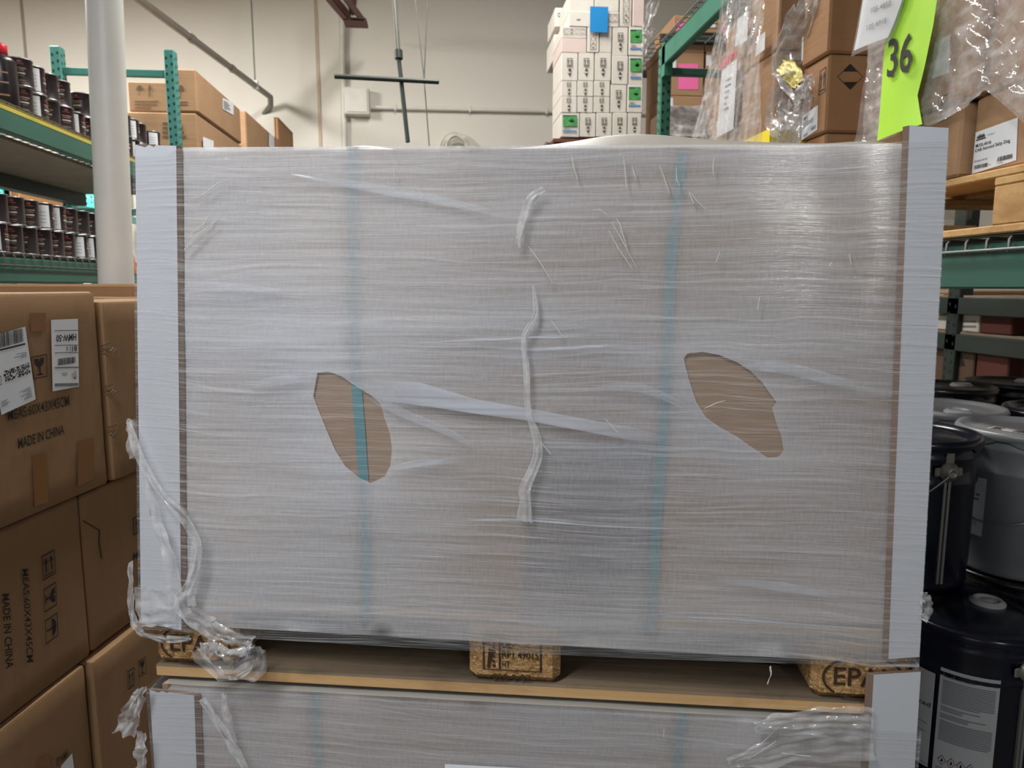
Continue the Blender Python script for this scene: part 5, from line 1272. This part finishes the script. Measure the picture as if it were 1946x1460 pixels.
# ================================================================== paint pails
PR, PHT = .147, .355
def pail(label, M, mt, front=0.0, label_kind=None, ear=None, txt=None, cap_a=0.3, hang=1):
    t = thing('paint_pail', label, 'pail', M, 'metal paint pails under the right rack')
    r = PR; b = MB()
    b.lathe([(0,.004),(r-.012,.004),(r-.010,0),(r-.006,.0),(r-.004,.006),(r-.006,.012),(r-.003,.05),(r-.002,.24),(r+.002,.25),(r+.002,.256),(r-.001,.262),(r-.001,.30),(r+.003,.308),(r+.003,.314),(r,.32),(r,.338),(r+.005,.345)], mt, 56, M)
    b.build('pail_body', t)
    l = MB(); l.lathe([(r+.006,.333),(r+.0085,.337),(r+.0085,.345),(r+.004,.353),(r-.004,.353),(r-.010,.346),(r-.016,.342),(r-.035,.342),(r-.04,.345),(0,.345)], mt, 56, M)
    l.build('lid', t)
    for k in range(10):
        a = front+2*math.pi*k/10; s_ = MB(); n = 6
        vs = []
        for i in range(n+1): aa = a-.26+.52*i/n; d = .016*math.sin(math.pi*i/n)+.001; vs += [(( r+.007)*math.cos(aa), (r+.007)*math.sin(aa), .337), ((r+.0045)*math.cos(aa), (r+.0045)*math.sin(aa), .337-d)]
        l2 = s_.add(vs, [(2*i, 2*i+2, 2*i+3, 2*i+1) for i in range(n)], mt, True, M); s_.build('lug', t)
    c_ = MB(); T = M @ Matrix.Translation((.075*math.cos(cap_a), .075*math.sin(cap_a), .345))
    c_.lathe([(.036,0),(.036,.004),(.031,.005),(.030,.009),(.024,.010),(.022,.006),(.012,.006),(.010,.008),(0,.008)], CAPM, 32, T); c_.build('spout_cap', t)
    if ear is not None:
        for a in (ear, ear+math.pi):
            T = M @ Matrix.Rotation(a, 4, 'Z') @ Matrix.Translation((r, 0, .285)) @ Matrix.Rotation(math.pi/2, 4, 'Y')
            e = MB(); e.lathe([(.022,0),(.022,.006),(.014,.010),(.012,.018),(.006,.019),(.005,.012),(0,.012)], BRACKET, 20, T)
            e.box((-.010,-.033,-.001), (.010,.033,.004), BRACKET, T, .003); e.box((-.045,-.010,-.001), (-.010,.010,.006), BRACKET, T, .002); e.build('handle_ear', t)
            v = MB(); v.box((r-.004,-.008,.02), (r+.002,-.002,.262), BRACKET, M @ Matrix.Rotation(a, 4, 'Z')); v.box((r-.004,.002,.02), (r+.002,.008,.262), INK_G, M @ Matrix.Rotation(a, 4, 'Z')); v.build('side_seam', t)
        h = MB(); R3 = M @ Matrix.Rotation(ear, 4, 'Z'); n = 24
        h.tube([R3 @ V((r+.016)*math.cos(math.pi*i/n), -hang*(r+.03)*math.sin(math.pi*i/n)*.97, .285-.15*math.sin(math.pi*i/n)) for i in range(n+1)], .0022, BRACKET, 6); h.build('bail_handle', t)
    if label_kind:
        for (a0, a1, z0, z1, kind) in label_kind:
            p = MB(); p.cylpatch(r+.0012, a0, a1, z0, z1, PAPER_D, 16, M)
            def cq(x0, y0, x1, y1, m_, rr_=r+.0018): p.cylpatch(rr_, a0+(a1-a0)*x0, a0+(a1-a0)*x1, z0+(z1-z0)*y0, z0+(z1-z0)*y1, m_, max(2, int(12*(x1-x0))), M)
            rd = random.Random(3)
            def ctext(s, x0, y0, x1, y1, bold=.01):
                vs, fs = glyphs(s, bold); p.add([M @ V((r+.0018)*math.cos(a0+(a1-a0)*(x0+(x1-x0)*x)), (r+.0018)*math.sin(a0+(a1-a0)*(x0+(x1-x0)*x)), z0+(z1-z0)*(y0+(y1-y0)*y)) for x, y in vs], fs, INK)
            if kind == 'text':
                y = .965
                blocks = [3, 0, 14, 0, 2, 1, 0, 3, 0, 12]
                for nb in blocks:
                    if nb == 0: y -= .018; continue
                    for i in range(nb): cq(.06, y-.011, .06+.88*(1 if nb > 3 and i < nb-1 else rd.uniform(.4, .95)), y-.003, INK_G); y -= .0165
                for i in range(4):
                    x = .10+.16*i; yb = .10
                    for (xx, yy, w_, h_) in ((.0,.03,.11,.007), (.048,.0,.014,.07)): cq(x+xx, yb+yy, x+xx+w_, yb+yy+h_, MAROON)
                    vs = [M @ V((r+.0019)*math.cos(a0+(a1-a0)*(x+dx)), (r+.0019)*math.sin(a0+(a1-a0)*(x+dx)), z0+(z1-z0)*(yb+.035+dy)) for dx, dy in ((-.02,0),(.055,-.05),(.13,0),(.055,.05))]
                    vi = [M @ V((r+.0022)*math.cos(a0+(a1-a0)*(x+dx)), (r+.0022)*math.sin(a0+(a1-a0)*(x+dx)), z0+(z1-z0)*(yb+.035+dy)) for dx, dy in ((-.008,0),(.055,-.042),(.118,0),(.055,.042))]
                    vk = [M @ V((r+.0024)*math.cos(a0+(a1-a0)*(x+dx)), (r+.0024)*math.sin(a0+(a1-a0)*(x+dx)), z0+(z1-z0)*(yb+.035+dy)) for dx, dy in ((.035,-.01),(.055,-.02),(.08,-.008),(.055,.025))]
                    p.add(vs, [(0,1,2,3)], MAROON); p.add(vi, [(0,1,2,3)], PAPER_D); p.add(vk, [(0,1,2,3)], INK)
                for i in range(3): cq(.06, .02+.016*i, .5+.1*i, .027+.016*i, INK_G)
            elif kind == 'front':
                ctext('Reduced', .30, .63, .95, .68, .005); ctext('Slow', .55, .55, .72, .575, .005)
                for y in (.45, .36): cq(.3, y, .9, y+.006, INK_G)
                for y in (.15, .10): cq(.3, y, .75, y+.008, INK_G)
                cq(.2, .03, .98, .036, INK_G)
            elif kind == 'side':
                ctext("!'S", .12, .86, .42, .93, .03)
                for i in range(4): cq(.15, .36+.03*i, .3+.2*rd.random()+.3, .37+.03*i, INK_G)
                for i in range(7): cq(.15, .16+.02*i, .85, .168+.02*i, INK_G)
                cq(.75, .68, .86, .72, INK_G); cq(.72, .6, .84, .64, INK_G)
            p.build('label', t)
    return t
def pspot(px, py, d): return atd(px, py, d)
H_ = PHT
p1 = hz(1846, 1161, 0); 
zl1 = atd(1846, 1161, 1.57).z; base1 = zl1-.345
c1_ = atd(1846, 1161, 1.57)
def cam_a(c): return math.atan2(CAM.y-c.y, CAM.x-c.x)
def pl_at(c, z, *a, **k): return Matrix.Translation((c.x, c.y, z))
ca = cam_a(c1_)
pail('navy pail with a full white text label, nearest at bottom right', Matrix.Translation((c1_.x, c1_.y, base1)), PAILB, ca, [(ca-.30, ca+.42, .03, .265, 'text'), (ca-1.0, ca-.36, .03, .245, 'front')], ca+.78, None, ca+2.75, -1)
b2z = base1+PHT+.002
def at_z(px, py, z): return hz(px, py, z+.345)
c3_ = at_z(1934, 817, b2z); ca3 = cam_a(c3_)
c2_ = at_z(1727, 822, b2z); ca2 = cam_a(c2_)
def sep(c, o, dmin=.318):
    d = V(c.x-o.x, c.y-o.y, 0)
    return c if d.length >= dmin else V(o.x, o.y, c.z)+d.normalized()*dmin+V(0,0,0)
c3_ = sep(c3_, c2_)
pail('navy pail with a steel handle ear, second tier behind the white edge board', Matrix.Translation((c2_.x, c2_.y, b2z)), PAILB, ca2, None, ca2+.60, None, ca2-2.0)
pail('grey pail with a white side label on the second tier', Matrix.Translation((c3_.x, c3_.y, b2z)), PAILG, ca3, [(ca3-1.15, ca3-.50, .09, .235, 'side')], ca3+1.2, None, ca3+2.2)
m = MB(); T = Matrix.Translation((c3_.x, c3_.y, b2z+.3462)) @ Matrix.Rotation(ca3+math.pi/2-.4, 4, 'Z')
q = [T @ V(x, y, 0) for x, y in ((-.06,-.075),(.05,-.075),(.05,-.03),(-.06,-.03))]
m.quad(q, PAPER_D); m.bars([p+V(0,0,.0005) for p in q], INK, 12, 4, (.5,.1,.98,.9)); m.lines([p+V(0,0,.0005) for p in q], INK, 3, 4, (.05,.1,.45,.9), .7)
o = bpy.data.objects[[k for k in bpy.data.objects.keys() if k.startswith('paint_pail')][-1]]
m.build('lid_label', o)
c4_ = sep(sep(at_z(1800, 776, b2z), c2_), c3_); c5_ = sep(sep(at_z(1985, 780, b2z), c3_), c4_)
pail('grey pail lid behind the navy pail with handle ear', Matrix.Translation((c4_.x, c4_.y, b2z)), PAILG, 0, None, None, None, cam_a(c4_)+.4)
pail('navy pail lid behind the grey labelled pail at the right edge', Matrix.Translation((c5_.x, c5_.y, b2z)), PAILB, 0, None, None, None, cam_a(c5_)+2.4)
c6_ = sep(sep(at_z(1800, 735, b2z), c4_), c5_); pail('black pail in the shade behind the grey lid', Matrix.Translation((c6_.x, c6_.y, b2z)), PAILK, 0)
c7_ = sep(sep(at_z(1925, 728, b2z), c6_), c5_); pail('black pail in deep shade behind the right pails', Matrix.Translation((c7_.x, c7_.y, b2z)), PAILK, 0)
# tiers that carry them
for c, mt, lb in ((c2_, PAILB, 'navy pail beneath the pail with the handle ear'), (c3_, PAILK, 'black pail beneath the grey labelled pail'), (c4_, PAILK, 'dark pail beneath the grey lid'), (c5_, PAILK, 'dark pail beneath the navy lid at the right edge'), (c6_, PAILK, 'dark pail beneath the black pail'), (c7_, PAILK, 'dark pail beneath the pail in deep shade')):
    dd = V(c.x-c1_.x, c.y-c1_.y, 0).length
    if dd > .31: pail(lb, Matrix.Translation((c.x, c.y, base1)), mt, 0)
zb0 = base1-.006
t = thing('pail_platform', 'dark platform under the stacked pails', 'platform', (c1_.x, c1_.y, 0))
xs = [c.x for c in (c1_, c2_, c3_, c4_, c5_, c6_, c7_)]; ys = [c.y for c in (c1_, c2_, c3_, c4_, c5_, c6_, c7_)]
MB().box((min(xs)-.16, min(ys)-.16, zb0-.03), (max(xs)+.16, max(ys)+.16, zb0+.004), DKROD).build('top_board', t)
for x in (min(xs)-.1, max(xs)+.1):
    for y in (min(ys)-.1, max(ys)+.1): MB().box((x-.04, y-.04, 0), (x+.04, y+.04, zb0-.031), DKROD).build('leg', t)
